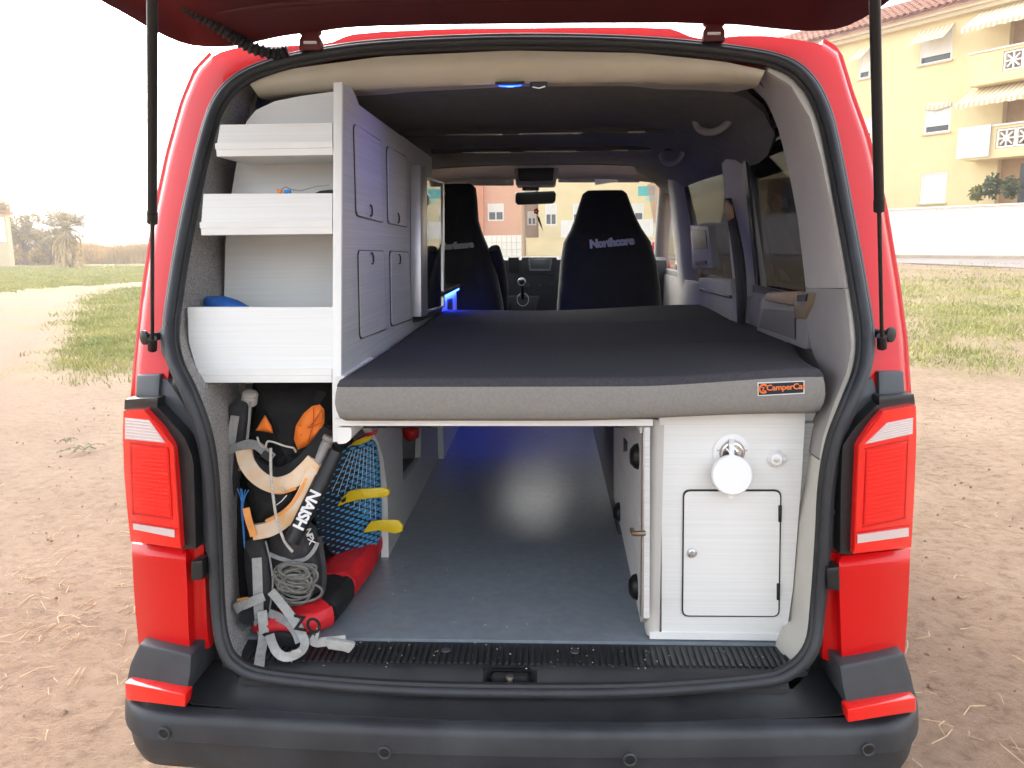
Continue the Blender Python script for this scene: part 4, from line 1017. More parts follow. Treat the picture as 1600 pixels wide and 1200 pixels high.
# ================================================================ VAN INTERIOR
MB().box(-.76, .76, .112, 3.4, .50, ZF).build('cabin_floor', M_['floor'], van, smooth=False)
# carpet lining on the left
CL = [(368,132),(343,168),(326,222),(308,300),(293,372),(280,450),(273,520),(280,566),(300,612),(324,680),(334,750),(340,850),(345,950),(352,1008),(372,1040),(402,1052)]
CR = [(500,130),(470,142),(420,180),(400,240),(394,300),(380,360),(373,420),(363,480),(364,540),(366,600),(378,650),(376,750),(376,850),(380,930),(388,990),(420,1040)]
patch(CL, CR, 44, 10, rear, off=.012, thick=.02, deep=lambda t, s: (.37*t if s < .5 else .30*t if s < .93 else .12*t)).build('felt_lining', M_['felt'], van)
# left wall liner behind the gear
MB().box(-.80, -.78, .25, 3.3, ZF-.05, 1.20).build('wall_liner', M_['felt'], van, smooth=False)
MB().prism([PY(a, b_, .34) for a, b_ in ((350,588),(372,588),(372,668),(360,660))], (0,.05,0)).build('liner_edge', M_['cream'], van, smooth=False)
# right pillar trims
T1 = [(1170,126),(1202,158),(1219,198),(1234,255),(1251,345),(1263,450)]; T1o = [(1200,112),(1236,134),(1266,185),(1284,250),(1304,345),(1322,450)]
T1e = [(1200,100),(1256,130),(1283,178),(1298,235),(1318,340),(1336,444)]
inn = lambda t, s: .22*(1-t)**1.3
patch(T1, T1o, 26, 8, rear, off=.02, thick=.02, deep=inn).build('pillar_trim', M_['greige'], van)
patch(T1o, T1e, 26, 3, rear, off=.016, thick=.02).build('trim_edge', M_['cream'], van)
T2 = [(1263,451),(1264,500),(1272,545),(1284,575),(1280,620),(1262,652),(1254,700)]; T2o = [(1322,452),(1328,500),(1332,545),(1326,590),(1306,640),(1290,690),(1285,720)]
T2e = [(1336,446),(1348,520),(1346,570),(1326,626),(1303,688),(1294,730),(1292,750)]
patch(T2, T2o, 26, 8, rear, off=.02, thick=.02, deep=inn).build('lower_pillar_trim', M_['greytrim'], van)
patch(T2o, T2e, 26, 3, rear, off=.016, thick=.02).build('trim_edge', M_['cream'], van)
T3 = [(1253,701),(1244,800),(1236,900),(1228,985),(1214,1012),(1218,1046)]; T3o = [(1284,722),(1276,830),(1268,930),(1262,1000),(1246,1040),(1236,1052)]
T3e = [(1291,752),(1286,850),(1277,950),(1268,1012),(1250,1044),(1238,1056)]
patch(T3, T3o, 22, 8, rear, off=.016, thick=.02, deep=lambda t, s: ((.22-.09*min(1, s/.3)) if s < .8 else .08)*(1-t)).build('sill_trim', M_['cream'], van)
patch(T3o, T3e, 22, 3, rear, off=.012, thick=.02).build('trim_edge', M_['cream'], van)
# header trim
HT = [(386,124),(450,108),(600,88),(800,79),(1000,83),(1130,96),(1196,110)]; HB = [(404,152),(480,146),(600,138),(800,131),(1000,128),(1130,130),(1184,134)]
hd = patch(HT, HB, 40, 6, rear, off=.0, thick=.03, deep=lambda t, s: .015+.06*t*t).build('header_trim', M_['beige'], van)
HB2 = [(430,158),(520,150),(640,143),(800,138),(960,136),(1090,138),(1150,142)]
patch(HB, HB2, 30, 4, rear, off=.075, thick=.02, deep=lambda t, s: .10*t).build('header_return', M_['greige'], hd)
# headliner
g = []
for yq in np.linspace(0, 1, 24):
    y = .46+2.54*yq
    base_z = 1.888+.02*sm((y-.5)/1.5)
    g.append([Vector((.74*x, y+(.34*abs(x)**3)*(1-yq), base_z-.15*abs(x)**6*sm((y-.5+.34*abs(x)**3)/.5))) for x in np.linspace(-1, 1, 25)])
hl = MB().sheet(g, (0,0,.02)).build('headliner', M_['headliner'], van)
for side in (-1, 1):
    MB().sheet([[Vector((side*x, y, z)) for x, z in (((.40,1.925),(.55,1.915),(.60,1.91),(.64,1.905)) if y < .6 else ((.58,1.915),(.70,1.895),(.755,1.82),(.775,1.70)))] for y in (.46,.62,.85,1.3,2.0,3.0)], (side*.006,0,.006)).build('cant_rail_trim', M_['headliner'], van)
for y, zc in ((1.30,1.885),(1.90,1.889)):
    rl = MB().box(-.42, .52, y, y+.025, zc-.008, zc+.012).build('ceiling_rail', M_['darktrim'], hl, smooth=False)
    for a, b_ in ((-.28,-.08),(-.02,.20),(.36,.42)):
        MB().box(a, b_, y-.004, y-.001, zc-.008, zc-.004).build('rail_strip', M_['chrome'], rl, smooth=False)
def handle(px, py, z, s, rz):
    p = PZ(px, py, z); pts = []
    for k in range(13):
        a = math.pi*k/12; q = Vector((0, math.cos(a)*.085*s, -.045*s*math.sin(a))); pts.append(p+Matrix.Rotation(rz, 3, 'Z') @ q)
    MB().tube(pts, .011*s, 8).build('grab_handle', M_['greytrim'], hl)
    MB().lathe([(.03*s,0),(.035*s,-.006),(.01,-.01)], p+Vector((0,0,.012)), (0,0,1), 16).build('handle_base', M_['darktrim'], hl)
handle(1115, 182, 1.872, 1.0, .5); handle(1050, 238, 1.86, 1.0, .4)
# far header over the windscreen, visors, console
g = [[Vector((x, y-.10*(x/.75)**2, z-.05*(abs(x)/.75)**3)) for x in np.linspace(-.76, .76, 19)] for y, z in ((2.75,1.905),(2.95,1.90),(3.02,1.87),(3.03,1.855))]
MB().sheet(g, (0,.02,.01)).build('front_header', M_['greige'], van)
for a, b_ in (((690,262),(803,290)), ((872,262),(1000,285))):
    p, q = PY(*a, 3.02), PY(*b_, 3.10); m1 = PY(a[0], b_[1], 3.10); m2 = PY(b_[0], a[1], 3.02)
    MB().prism([p, m2, q, m1], (0,.018,0)).build('sun_visor', M_['greytrim'], van, bevel=.008)
MB().prism([PY(a, b_, 3.07) for a, b_ in ((929,279),(964,274),(965,284),(930,289))], (0,.004,0)).build('visor_label', M_['white'], van, smooth=False)
cs = MB().prism([PY(a, b_, 2.88) for a, b_ in ((803,258),(874,257),(868,290),(806,291))], (0,.16,0)).build('roof_console', M_['greytrim'], van, bevel=.012)
MB().prism([PY(a, b_, 2.872) for a, b_ in ((809,262),(866,261),(864,282),(811,283))], (0,.006,0)).build('console_display', M_['blackplastic'], cs, bevel=.003)
MB().prism([PY(a, b_, 2.95) for a, b_ in ((816,291),(842,291),(842,297),(816,297))], (0,.05,0)).build('console_switches', M_['greyplastic'], cs, bevel=.004)
mr = MB().prism([PY(a, b_, 3.10) for a, b_ in ((807,300),(866,298),(869,303),(868,314),(864,318),(809,320),(805,316),(805,304))], (0,.035,0)).build('rear_view_mirror', M_['blackplastic'], van, bevel=.006)
MB().tube([PY(838, 300, 3.12), PY(838, 288, 3.2), PY(838, 280, 3.12)], .008, 8).build('mirror_stem', M_['blackplastic'], mr)
# blue ceiling lamp and tailgate catch in the header
lamp = PY(797, 132.5, .438)
cl_ = MB().lathe([(.012,.008),(.036,.008),(.037,.003),(.030,0),(.012,.001)], lamp, (0,-.25,1), 28).build('ceiling_lamp', M_['blackplastic'], van)
MB().lathe([(.0005,-.0045),(.014,-.004),(.0185,-.002),(.019,.004),(.0005,.004)], lamp, (0,-.25,1), 28).build('lamp_disc', M_['bluelamp'], cl_)
MB().lathe([(.0192,-.0035),(.027,-.0025),(.030,.001),(.030,.005),(.0192,.005)], lamp, (0,-.25,1), 28).build('lamp_rim', M_['bluering'], cl_)
pl = bpy.data.lights.new('blue_lamp_light', 'SPOT'); pl.energy = .5; pl.color = (.16,.14,1); pl.spot_size = rad(110); pl.spot_blend = 1; pl.shadow_soft_size = .03
po_ = bpy.data.objects.new('lamp_light', pl); COL.objects.link(po_); po_.parent = van; po_.location = lamp-Vector((0,2.0,0))-Vector((0,-.005,.012)); po_.rotation_euler = (rad(8), rad(48), 0)
ct = MB().prism([PY(a, b_, .432) for a, b_ in ((828,125),(855,124),(855,133),(850,136),(833,137),(828,134))], (0,.02,0)).build('ceiling_catch', M_['blackplastic'], van, bevel=.002)
MB().tube([PY(832, 136, .429), PY(842, 138, .428), PY(852, 135, .429)], .002, 6).build('catch_rim', M_['steel'], ct)

# ---- right side wall
MB().box(.765, .80, .30, 1.10, ZF-.03, 1.33).box(.765, .80, 1.10, 3.3, ZF-.03, 1.31).build('side_trim', M_['greytrim'], van, smooth=False)
MB().box(.775, .79, .45, 1.14, 1.325, 1.352).box(.715, .735, .45, 1.14, 1.815, 1.845).add([(.782,1.095,1.352),(.782,1.135,1.352),(.715,1.135,1.815),(.715,1.095,1.815),(.79,1.095,1.352),(.79,1.135,1.352),(.723,1.135,1.815),(.723,1.095,1.815)], [(0,1,2,3),(7,6,5,4),(0,3,7,4),(1,5,6,2),(0,4,5,1),(3,2,6,7)]).build('window_frame', M_['blackplastic'], van, smooth=False)
g = [[Vector((.785-(z-1.3)*.13, y, z)) for z in (1.30,1.45,1.6,1.75,1.86)] for y in (1.13,1.2,1.3,1.4,1.46)]
for i, d in enumerate((.02,-.012,-.02,-.012,.02)):
    for p in g[i]: p.x += d
MB().sheet(g, (.02,0,0)).build('window_pillar', M_['greige'], van)
g = [[Vector((.785-(z-1.3)*.13+d, y, z)) for z in (.9,1.3,1.45,1.6,1.75,1.86)] for y, d in ((2.38,.02),(2.45,-.02),(2.58,-.03),(2.66,.02))]
MB().sheet(g, (.02,0,0)).build('door_pillar', M_['greytrim'], van)
MB().box(.70, .78, 1.46, 2.4, 1.80, 1.84).build('curtain_rail', M_['greyplastic'], van, bevel=.008)
# armrest pocket behind the rear window
pk = MB().prism([PX(a, b_, .73) for a, b_ in ((1186,468),(1200,456),(1262,456),(1266,478),(1262,520),(1258,548),(1180,520))], (.05,0,0)).build('armrest', M_['greytrim'], van, bevel=.012)
MB().prism([PX(a, b_, .722) for a, b_ in ((1192,482),(1240,487),(1240,530),(1186,512))], (.004,0,0)).build('pocket', mat('pocket_grey', (.16,.15,.145), .7), pk, bevel=.003)
MB().prism([PX(a, b_, .700) for a, b_ in ((1196,457),(1243,455),(1238,478),(1190,470))], (.03,0,0)).build('armrest_lid', mat('tan_lid', (.36,.26,.17), .6), pk, bevel=.008)
gd = MB().prism([PX(a, b_, .690) for a, b_ in ((1243,459),(1263,457),(1260,476),(1252,499),(1239,497),(1240,478))], (.03,0,0)).build('belt_guide', mat('belt_guide_tan', (.22,.17,.11), .5), van, bevel=.004)
MB().prism([PX(a, b_, .685) for a, b_ in ((1246,461),(1260,459),(1258,470),(1245,471))], (.004,0,0)).build('guide_slot', M_['blackplastic'], gd, smooth=False)
ar = MB().prism([PX(a, b_, .72) for a, b_ in ((1090,434),(1140,436),(1152,508),(1094,486))], (.05,0,0)).build('door_armrest', M_['greytrim'], van, bevel=.012)
MB().tube([PX(a, b_, .717) for a, b_ in ((1095,452),(1118,458),(1142,464))], .006, 6).build('armrest_piping', M_['darktrim'], ar)
# tied curtain strap at the pillar
g = []
for k in range(15):
    t = k/14; c_ = PX(1137+10*math.sin(t*2.6)+16*t, 310+195*t, .70); w = .018+.03*math.sin(t*3.1)
    g.append([c_+Vector((0.012*math.cos(q), w*math.sin(q)*1.4, 0)) for q in [2*math.pi*i/10 for i in range(10)]])
cu_ = MB().loft(g).build('curtain', M_['blackcloth'], van)
MB().prism([PX(a, b_, .685) for a, b_ in ((1133,312),(1141,322),(1143,340),(1136,346),(1131,330))], (.01,0,0)).build('curtain_tie', mat('tan_tie', (.45,.25,.12), .6), cu_, bevel=.003)
# control panel on the front pillar
cp = MB().prism([PX(a, b_, .74) for a, b_ in ((1078,352),(1106,354),(1114,418),(1082,420))], (.03,0,0)).build('control_panel', M_['greytrim'], van, bevel=.004)
MB().prism([PX(a, b_, .737) for a, b_ in ((1080,357),(1102,359),(1105,389),(1083,390))], (.004,0,0)).build('panel_display', M_['blackplastic'], cp, smooth=False)
MB().prism([PX(a, b_, .737) for a, b_ in ((1086,409),(1103,407),(1104,413),(1087,415))], (.004,0,0)).build('panel_switch', M_['blackplastic'], cp, smooth=False)

for side in (-1, 1):
    MB().box(min(side*.77, side*.80), max(side*.77, side*.80), 2.62, 3.66, .7, 1.345).build('door_card', M_['darktrim'], van, bevel=.01)
# ---- dashboard
g = []
for y, z in ((3.22,.80),(3.22,1.12),(3.20,1.18),(3.20,1.36),(3.22,1.40),(3.30,1.418),(3.62,1.40)):
    g.append([Vector((x, y-.03*(x/.78)**2, z-.01*(x/.78)**2)) for x in np.linspace(-.78, .78, 15)])
dash = MB().sheet(g, (0,.05,-.02)).build('dashboard', M_['darktrim'], van)
def dp(name, poly, y, m_, par, th=.012, bev=.003): return MB().prism([PY(a, b_, y) for a, b_ in poly], (0,th,0)).build(name, m_, par, bevel=bev)
rd = dp('radio', ((815,402),(870,402),(870,428),(815,428)), 3.185, M_['greyplastic'], dash)
dp('radio_screen', ((828,406),(860,406),(858,420),(829,420)), 3.180, mat('radio_screen', (.16,.19,.19), .15), rd, .006, .001)
dp('radio_bezel', ((825,403.5),(863,403.5),(860,423),(827,423)), 3.183, M_['steel'], rd, .006, .001)
dp('air_vent', ((794,402),(811,402),(811,426),(795,426)), 3.185, M_['blackplastic'], dash)
for px, py in ((825,446),(843,446),(862,446)): MB().lathe([(.012,0),(.014,.012),(.008,.014)], PY(px, py, 3.19), (0,-1,0), 16).build('heater_knob', M_['greyplastic'], dash)
kn = MB().tube([PY(817, 470, 3.12), PY(815, 441, 3.02)], .011, 10).build('gear_lever', M_['blackplastic'], van)
MB().lathe([(.010,-.02),(.017,-.008),(.018,.006),(.012,.018),(.002,.02)], PY(815, 441, 3.02), (0,-.3,1), 16).build('gear_knob', M_['blackplastic'], kn)
MB().tube([PY(815+6*math.cos(a), 440+5.5*math.sin(a), 3.0) for a in np.linspace(0, 2*math.pi, 17)[:-1]], .002, 6, closed=True).build('knob_ring', M_['chrome'], kn)
MB().prism([PY(a, b_, 3.10) for a, b_ in ((793,463),(843,463),(836,486),(828,494),(806,494),(799,486))], (0,.1,0)).build('gear_console', M_['greyplastic'], dash, bevel=.01)
MB().tube([PY(817+9*math.cos(a), 468+10*math.sin(a), 3.085) for a in np.linspace(0, 2*math.pi, 21)[:-1]], .0022, 6, closed=True).build('gaiter_ring', M_['steel'], kn)
sw = MB().tube([Vector((-.42+.19*math.cos(a), 2.98-.10*math.sin(a), 1.22+.16*math.sin(a))) for a in np.linspace(0, 2*math.pi, 33)[:-1]], .014, 10, closed=True).build('steering_wheel', M_['blackplastic'], van)
MB().tube([(-.42,3.2,1.12),(-.42,2.99,1.22)], [.03,.05], 12).build('steering_column', M_['blackplastic'], sw)

# hanging feather charm
ch = root('feather_charm', 'green feather with a red flower hanging from the rear view mirror', 'charm', PY(838, 325, 3.08))
MB().tube([PY(838, 318, 3.08), PY(839, 325, 3.08), PY(838, 332, 3.08)], .0015, 5).build('string', M_['cord'], ch)
fl_ = MB()
c_ = PY(838, 330, 3.07)
for k in range(5):
    a = k*1.2566; fl_.lathe([(.002,-.003),(.007,0),(.002,.004)], c_+Vector((math.cos(a)*.009, 0, math.sin(a)*.011)), (0,-1,0), 8)
fl_.build('flower', mat('red_flower', (.55,.02,.02), .6), ch)
pts = [PY(a, b_, 3.075) for a, b_ in ((839,336),(843,340),(846,350),(849,362),(845,354),(841,345))]
MB().prism(pts, (0,.004,0)).build('feather', mat('green_feather', (.04,.14,.06), .7), ch, smooth=False)

# ================================================================ FRONT SEATS
def seat(lab, rows, y, logo, logoc):
    rings = []
    r0 = root('front_seat', lab, 'seat', (PY((rows[4][1]+rows[4][2])/2, rows[4][0], y).x, y+.1, ZF))
    for py, xl, xr, dep, oy in rows:
        a, b_ = PY(xl, py, y+oy), PY(xr, py, y+oy); c_ = (a+b_)/2; w = (b_-a).length/2; ring = []
        for k in range(28):
            t = 2*math.pi*k/28; e = .62; cx_ = math.copysign(abs(math.cos(t))**e, math.cos(t)); sy = math.copysign(abs(math.sin(t))**e, math.sin(t))
            ring.append(c_+Vector((w*cx_, dep*sy+dep, 0)))
        rings.append(ring)
    bk = MB().loft(rings).build('backrest', M_['seat'], r0)
    a, b_ = rings[-1][14], rings[-1][0]
    xc = (a.x+b_.x)/2; hw = .26
    MB().box(xc-hw, xc+hw, y+.0, y+.60, 1.02-.12, 1.10).build('cushion', M_['seat'], r0, bevel=.05, seg=3)
    MB().box(xc-hw+.05, xc+hw-.05, y+.06, y+.50, ZF, .905).build('seat_base', M_['darktrim'], r0, bevel=.01)
    p = PY(*logoc, y-.018); q = PY(logoc[0]+50, logoc[1]-logo[1], y-.018)
    text('Northcore', logo[0], facing(p, q-p, (0,0,1)), M_['lead'], bk, 'lettering', .004, bold=.004, spacing=.92)
    return r0, bk
s1, bk1 = seat('black covered driver seat behind the dark glass cabinet door', [(287,660,735,.04,.10),(293,654,742,.06,.08),(310,650,744,.07,.06),(345,646,746,.08,.04),(365,636,752,.09,.02),(395,620,764,.10,0),(430,610,775,.11,0),(470,604,783,.12,0),(520,600,790,.12,0)], 2.48, (.042, 4), (713,384))
s2, bk2 = seat('black covered passenger seat with clear lettering across its back', [(297,918,974,.04,.10),(302,911,981,.06,.08),(320,905,988,.07,.06),(340,899,996,.08,.04),(358,892,1006,.09,.02),(378,881,1020,.10,0),(410,876,1030,.11,0),(450,873,1036,.12,0),(520,868,1040,.12,0)], 2.48, (.054, 4.5), (956,379))
p = PY(911, 383, 2.462)
MB().lathe([(.005,0),(.014,0),(.014,.003),(.005,.003)], p, (0,-1,0), 16).build('round_emblem', mat('emblem_maroon', (.06,.012,.014), .7), bk2)
# soft arm rest on the driver seat
MB().tube([PY(772, 388, 2.55), PY(778, 410, 2.6), PY(784, 450, 2.7), PY(786, 480, 2.8)], [.03,.035,.035,.03], 12).build('arm_rest', M_['seat'], s1)
M_['knob'] = mat('black_knob', (.006,.006,.007), .35, var=.1, spec=.3)
# ================================================================ FITTED FURNITURE
def round_poly(c, r, seg=4):
    c = [Vector(p) for p in c]; out = []; n = len(c)
    for i in range(n):
        p, a, b_ = c[i], c[i-1], c[(i+1) % n]; d1 = (a-p); d2 = (b_-p); q1 = p+d1.normalized()*min(r, d1.length/2); q2 = p+d2.normalized()*min(r, d2.length/2)
        for k in range(seg+1):
            t = k/seg; out.append(q1*(1-t)**2+p*2*t*(1-t)+q2*t*t)
    return out
def ring_prism(c, r, w, vec):                    # thin gap line around a door
    o_ = round_poly(c, r); ce = sum(o_, Vector())/len(o_)
    i_ = [p+(ce-p).normalized()*w for p in o_]; n = len(o_); v = Vector(vec); mb = MB()
    f = []
    for k in range(n):
        j = (k+1) % n; f += [(k,j,n+j,n+k),(2*n+k,3*n+k,3*n+j,2*n+j),(k,2*n+k,2*n+j,j),(n+k,n+j,3*n+j,3*n+k)]
    return mb.add(o_+i_+[p+v for p in o_]+[p+v for p in i_], f)
SHS = lambda x, z: shelfy(z)
XB = -.383
cab = root('shelf_cabinet', 'tall white laminate cabinet with open shelves and four small doors', 'cabinet', (-.55, .45, ZF))
# the tall upright between shelves and bed, its door side facing the bed
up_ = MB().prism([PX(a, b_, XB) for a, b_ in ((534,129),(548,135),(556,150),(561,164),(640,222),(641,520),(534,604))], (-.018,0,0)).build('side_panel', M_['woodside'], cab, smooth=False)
pe = [PS(a, b_, SHS) for a, b_ in ((526.5,129),(526.5,300),(527,450),(528,560),(529,620),(531,690))]
MB().sheet([[Vector((XB-.019, p.y-.003, p.z)), Vector((XB+.0005, p.y-.003, p.z))] for p in pe], (0,.012,0)).build('edge_band', M_['woodplain'], cab, bevel=.001)
MB().prism([PY(a, b_, .115) for a, b_ in ((524.5,588),(538,588),(540,690),(527,690))], (0,.3,0)).build('lower_upright', M_['woodplain'], cab, smooth=False)
for c4, kp in ((((552,194),(594,222),(597,347),(556,336)),(578,329)), (((604,229),(633,246),(635,354),(606,348)),(621,341)), (((559,392),(598,393),(602,513),(562,529)),(580,404)), (((609,393),(637,395),(641,498),(611,509)),(623,405))):
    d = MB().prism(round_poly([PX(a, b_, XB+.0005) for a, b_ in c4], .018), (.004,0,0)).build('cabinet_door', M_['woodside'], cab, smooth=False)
    ring_prism([PX(a+(-1 if k in (0,3) else 1), b_+(-1.6 if k in (0,1) else 1.6), XB+.0003) for k, (a, b_) in enumerate(c4)], .02, .004, (.0025,0,0)).build('door_gap', M_['blackplastic'], d, smooth=False)
    p = PX(*kp, XB+.006)
    MB().tube([p+Vector((.003, .014*math.cos(a), .014*math.sin(a))) for a in np.linspace(-1.9, 1.9, 12)], .0022, 6).build('finger_pull', M_['blackplastic'], d)
# glass fronted tall door with aluminium frame
fd = MB().prism([PX(a, b_, XB+.001) for a, b_ in ((641,258),(652,262),(653,492),(642,495))], (.035,0,0)).build('glass_door', mat('aluminium_frame', (.62,.60,.62), .35, .6, var=.04), cab, bevel=.002)
MB().prism([PX(a, b_, XB+.004) for a, b_ in ((652.5,276),(683,287),(684,479),(653.5,488))], (.02,0,0)).build('mirror_pane', M_['mirror'], fd, smooth=False)
al = M_['steel']
for q in (((652,274),(683,285),(683,287),(652,276.5)), ((653,487),(684,478),(684,480.5),(653,490)), ((682.5,286),(684.5,287),(685.5,479),(683.5,480))):
    MB().prism([PX(a, b_, XB+.003) for a, b_ in q], (.026,0,0)).build('pane_rim', al, fd, smooth=False)
MB().prism([PX(a, b_, XB+.002) for a, b_ in ((644,493),(684,481),(683,488),(646,503))], (.02,0,0)).build('door_foot', M_['darktrim'], fd, bevel=.002)
MB().box(-.76, XB-.0005, 1.0, 1.66, 1.18, 1.84).build('locker', M_['woodside'], cab, smooth=False)
# shelf fronts, shelf boards, back panel
def front(L, R, shelfz):
    o = patch(L, R, 6, 10, SHS, thick=.015).build('shelf_front', M_['wood'], cab)
    return o
for (x0, y0), (x1, y1), (a0, b0), (a1, b1), lipn in (((344,195),(519,192),(338,232),(519,230),4), ((318,303),(519,302),(314,355),(519,353),6), ((293,480),(521,480),(296,586),(523,587),0)):
    L = [(x0, y0), (a0, b0)] if y0 < 400 else [(293,480),(295,535),(310,586)]; R = [(x1, y1), (a1, b1)]
    o = front(L, R, 0)
    pl_ = PS((x0+x1)/2, b0, SHS)
    xl = PS(a0 if y0 < 400 else 310, b0, SHS).x
    MB().box(xl+.002, XB-.02, pl_.y-.006, pl_.y+.24, pl_.z-.0165, pl_.z-.001).build('shelf_board', M_['woodplain'], cab, smooth=False, bevel=.001)
    if lipn:
        pz = PS((x0+x1)/2, b0-9, SHS).z
        MB().box(xl-.0005, XB-.0205, pl_.y-.004, pl_.y-.0005, pl_.z-.0005, pz).build('shelf_lip', M_['woodplain'], cab, smooth=False)
    else:
        MB().box(xl+.002, XB-.0205, pl_.y-.004, pl_.y-.0005, pl_.z-.0005, pl_.z+.014).build('shelf_lip', M_['woodplain'], cab, smooth=False)
bk_ = [PY(a, b_, .40) for a, b_ in ((365,600),(350,480),(352,380),(362,300),(372,240),(385,190),(400,172),(430,158),(470,150),(545,140),(545,600))]
MB().prism(bk_, (0,.015,0)).build('back_panel', M_['wood'], cab, smooth=False)

# kitchen unit beyond it with blue light strip
kt = root('kitchen_unit', 'low kitchen unit with dark worktop lit blue by a strip light', 'kitchen unit', (-.58, 2.0, ZF))
MB().box(-.765, -.372, 1.70, 2.32, ZF, 1.285).build('carcass', M_['wood'], kt, smooth=False)
MB().box(-.77, -.350, 1.66, 2.36, 1.287, 1.306).build('worktop', M_['blackplastic'], kt, bevel=.003)
MB().prism([PX(a, b_, -.3715) for a, b_ in ((699,467),(706,466),(706,484),(699,485))], (.004,0,0)).build('socket', M_['blackplastic'], kt, bevel=.001)
MB().tube([(-.60,1.78,1.307),(-.5,1.80,1.325),(-.42,1.78,1.320)], .008, 8).build('tap', M_['chrome'], kt)
MB().box(-.370, -.356, 1.72, 2.30, 1.277, 1.286).build('light_strip', M_['blueled'], kt, smooth=False)
al_ = bpy.data.lights.new('strip_light', 'AREA'); al_.shape = 'RECTANGLE'; al_.size = .02; al_.size_y = .58; al_.energy = .3; al_.color = (.02,.05,1)
ao = bpy.data.objects.new('strip_glow', al_); COL.objects.link(ao); ao.parent = kt; ao.location = (-.362+.58, 0.01, 1.272-ZF); ao.rotation_euler = (0, rad(14), 0)

# bed frame
bed = root('camper_bed', 'white board bed base spanning the van under the mattress', 'bed', (-.03, .9, 1.0))
MB().box(-.395, .308, .088, 1.80, 1.104, 1.1195).build('bed_board', M_['woodplain'], bed, smooth=False, bevel=.001)
MB().box(.31, .76, .16, 1.80, 1.100, 1.117).build('bed_board', M_['woodplain'], bed, smooth=False)
MB().prism(round_poly([PY(a, b_, .092) for a, b_ in ((527,668),(549,668),(549,686),(540,693),(527,694))], .006), (0,.30,0)).build('corner_block', M_['woodplain'], bed, smooth=False)
MB().prism([PY(a, b_, .10) for a, b_ in ((1000,668),(1016,668),(1016,677),(1000,677))], (0,.06,0)).build('corner_block', M_['woodplain'], bed, smooth=False)
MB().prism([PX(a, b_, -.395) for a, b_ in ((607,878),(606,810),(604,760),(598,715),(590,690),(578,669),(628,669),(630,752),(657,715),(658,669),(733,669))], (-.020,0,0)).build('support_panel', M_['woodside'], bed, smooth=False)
ed = [PX(a, b_, -.395) for a, b_ in ((607,878),(606,810),(604,760),(598,715),(590,690),(578,669))]
MB().sheet([[p+Vector((-.021,-.002,0)), p+Vector((.001,-.002,0))] for p in ed], (0,.003,0)).build('edge_band', M_['woodplain'], bed)
for a, y in ((655,1.0), (915,1.9)):
    p = PY(a, 690, y); MB().tube([(p.x, y, 1.103), (p.x, y, 1.103-.17 if a > 900 else .92)], .011, 12).build('bed_leg', M_['chrome'], bed)
MB().box(-.39, .70, 1.76, 1.80, .95, 1.1).build('cross_beam', M_['darktrim'], bed, smooth=False)

# mattress
mt = root('mattress', 'grey fabric mattress filling the back of the van', 'mattress', (.1, .9, 1.12))
ys = [.052+.0*0]+list(np.linspace(.085, 1.80, 46))+[1.835]
def mx0(y): return -.374
def mx1(y): return .655+.11*sm((y-.06)/.7)
def mtop(x, y):
    z = 1.216+.020*sm((x-.25)/.4)*(1-sm((y-.1)/1.2)*.6) + .006*math.sin(x*5+1)*math.sin(y*3)
    for s in (.60, 1.22): z -= .005*math.exp(-((y-s)/.012)**2)
    z += .006*sm((x-.05)/.3)*sm((y-1.2)/.5)
    e = min(x-mx0(y), mx1(y)-x, y-.052, 1.835-y); r = .013
    if e < r: z -= r-math.sqrt(max(0, r*r-(r-e)**2))
    return z
us = [0,.004,.010,.018,.028]+list(np.linspace(.045, .955, 42))+[.972,.982,.990,.996,1]
ysm = [.052,.0545,.060,.068,.080,.092]+list(np.linspace(.12, 1.78, 70))+[1.80,1.815,1.826,1.832,1.835]
def zb_(x, y): return 1.1215+.016*sm((x-.1)/.5)
g = [[Vector((mx0(y)+(mx1(y)-mx0(y))*u, y, mtop(mx0(y)+(mx1(y)-mx0(y))*u, y))) for u in us] for y in ysm]
# body: sides
def rim(y, u): x = mx0(y)+(mx1(y)-mx0(y))*u; return x
per = [(u, .052) for u in np.linspace(0, 1, 40)]+[(1, y) for y in np.linspace(.052, 1.835, 40)[1:]]+[(u, 1.835) for u in np.linspace(1, 0, 30)[1:]]+[(0, y) for y in np.linspace(1.835, .052, 40)[1:-1]]
rings = []
for t, o_ in ((0, .012), (.10, .002), (.3, -.003), (.5, -.005), (.75, -.003), (.92, .000), (1.0, .004)):
    r = []
    for u, y in per:
        x = rim(y, u); cx_, cy_ = (.14-x), (.94-y); l = math.hypot(cx_, cy_); 
        dx = (-1 if u == 1 else 1 if u == 0 else 0); dy = (1 if y == .052 else -1 if y == 1.835 else 0)
        zt_ = 1.216+.020*sm((x-.25)/.4)*(1-sm((y-.1)/1.2)*.6)-.011; zb1 = zb_(x, y)
        r.append(Vector((x+dx*o_, y+dy*o_, zb1+(zt_-zb1)*t)))
    rings.append(r)
mbody = MB().loft(rings, cap=True).build('mattress_side', M_['matside'], mt, ang=60)
MB().sheet(g, (0,0,-.012)).build('mattress_top', M_['mattop'], mt, ang=60)
tp = [PY(a, b_, .0465) for a, b_ in ((1184,598),(1257,595),(1257,615),(1184,619))]
lb = MB().prism(tp, (0,.003,0)).build('brand_label', M_['lead'], mbody, smooth=False)
ti = [PY(a, b_, .0458) for a, b_ in ((1185.5,599.5),(1255.5,596.5),(1255.5,613.5),(1185.5,617.5))]
MB().prism(ti, (0,.0012,0)).build('label_field', mat('label_navy', (.012,.018,.03), .7), lb, smooth=False)
p, q = PY(1228, 605, .0452), PY(1248, 604, .0452)
text('CamperCas', .0175, facing(p, q-p), M_['orangelabel'], lb, 'lettering', .0003, bold=.0003, spacing=.95)
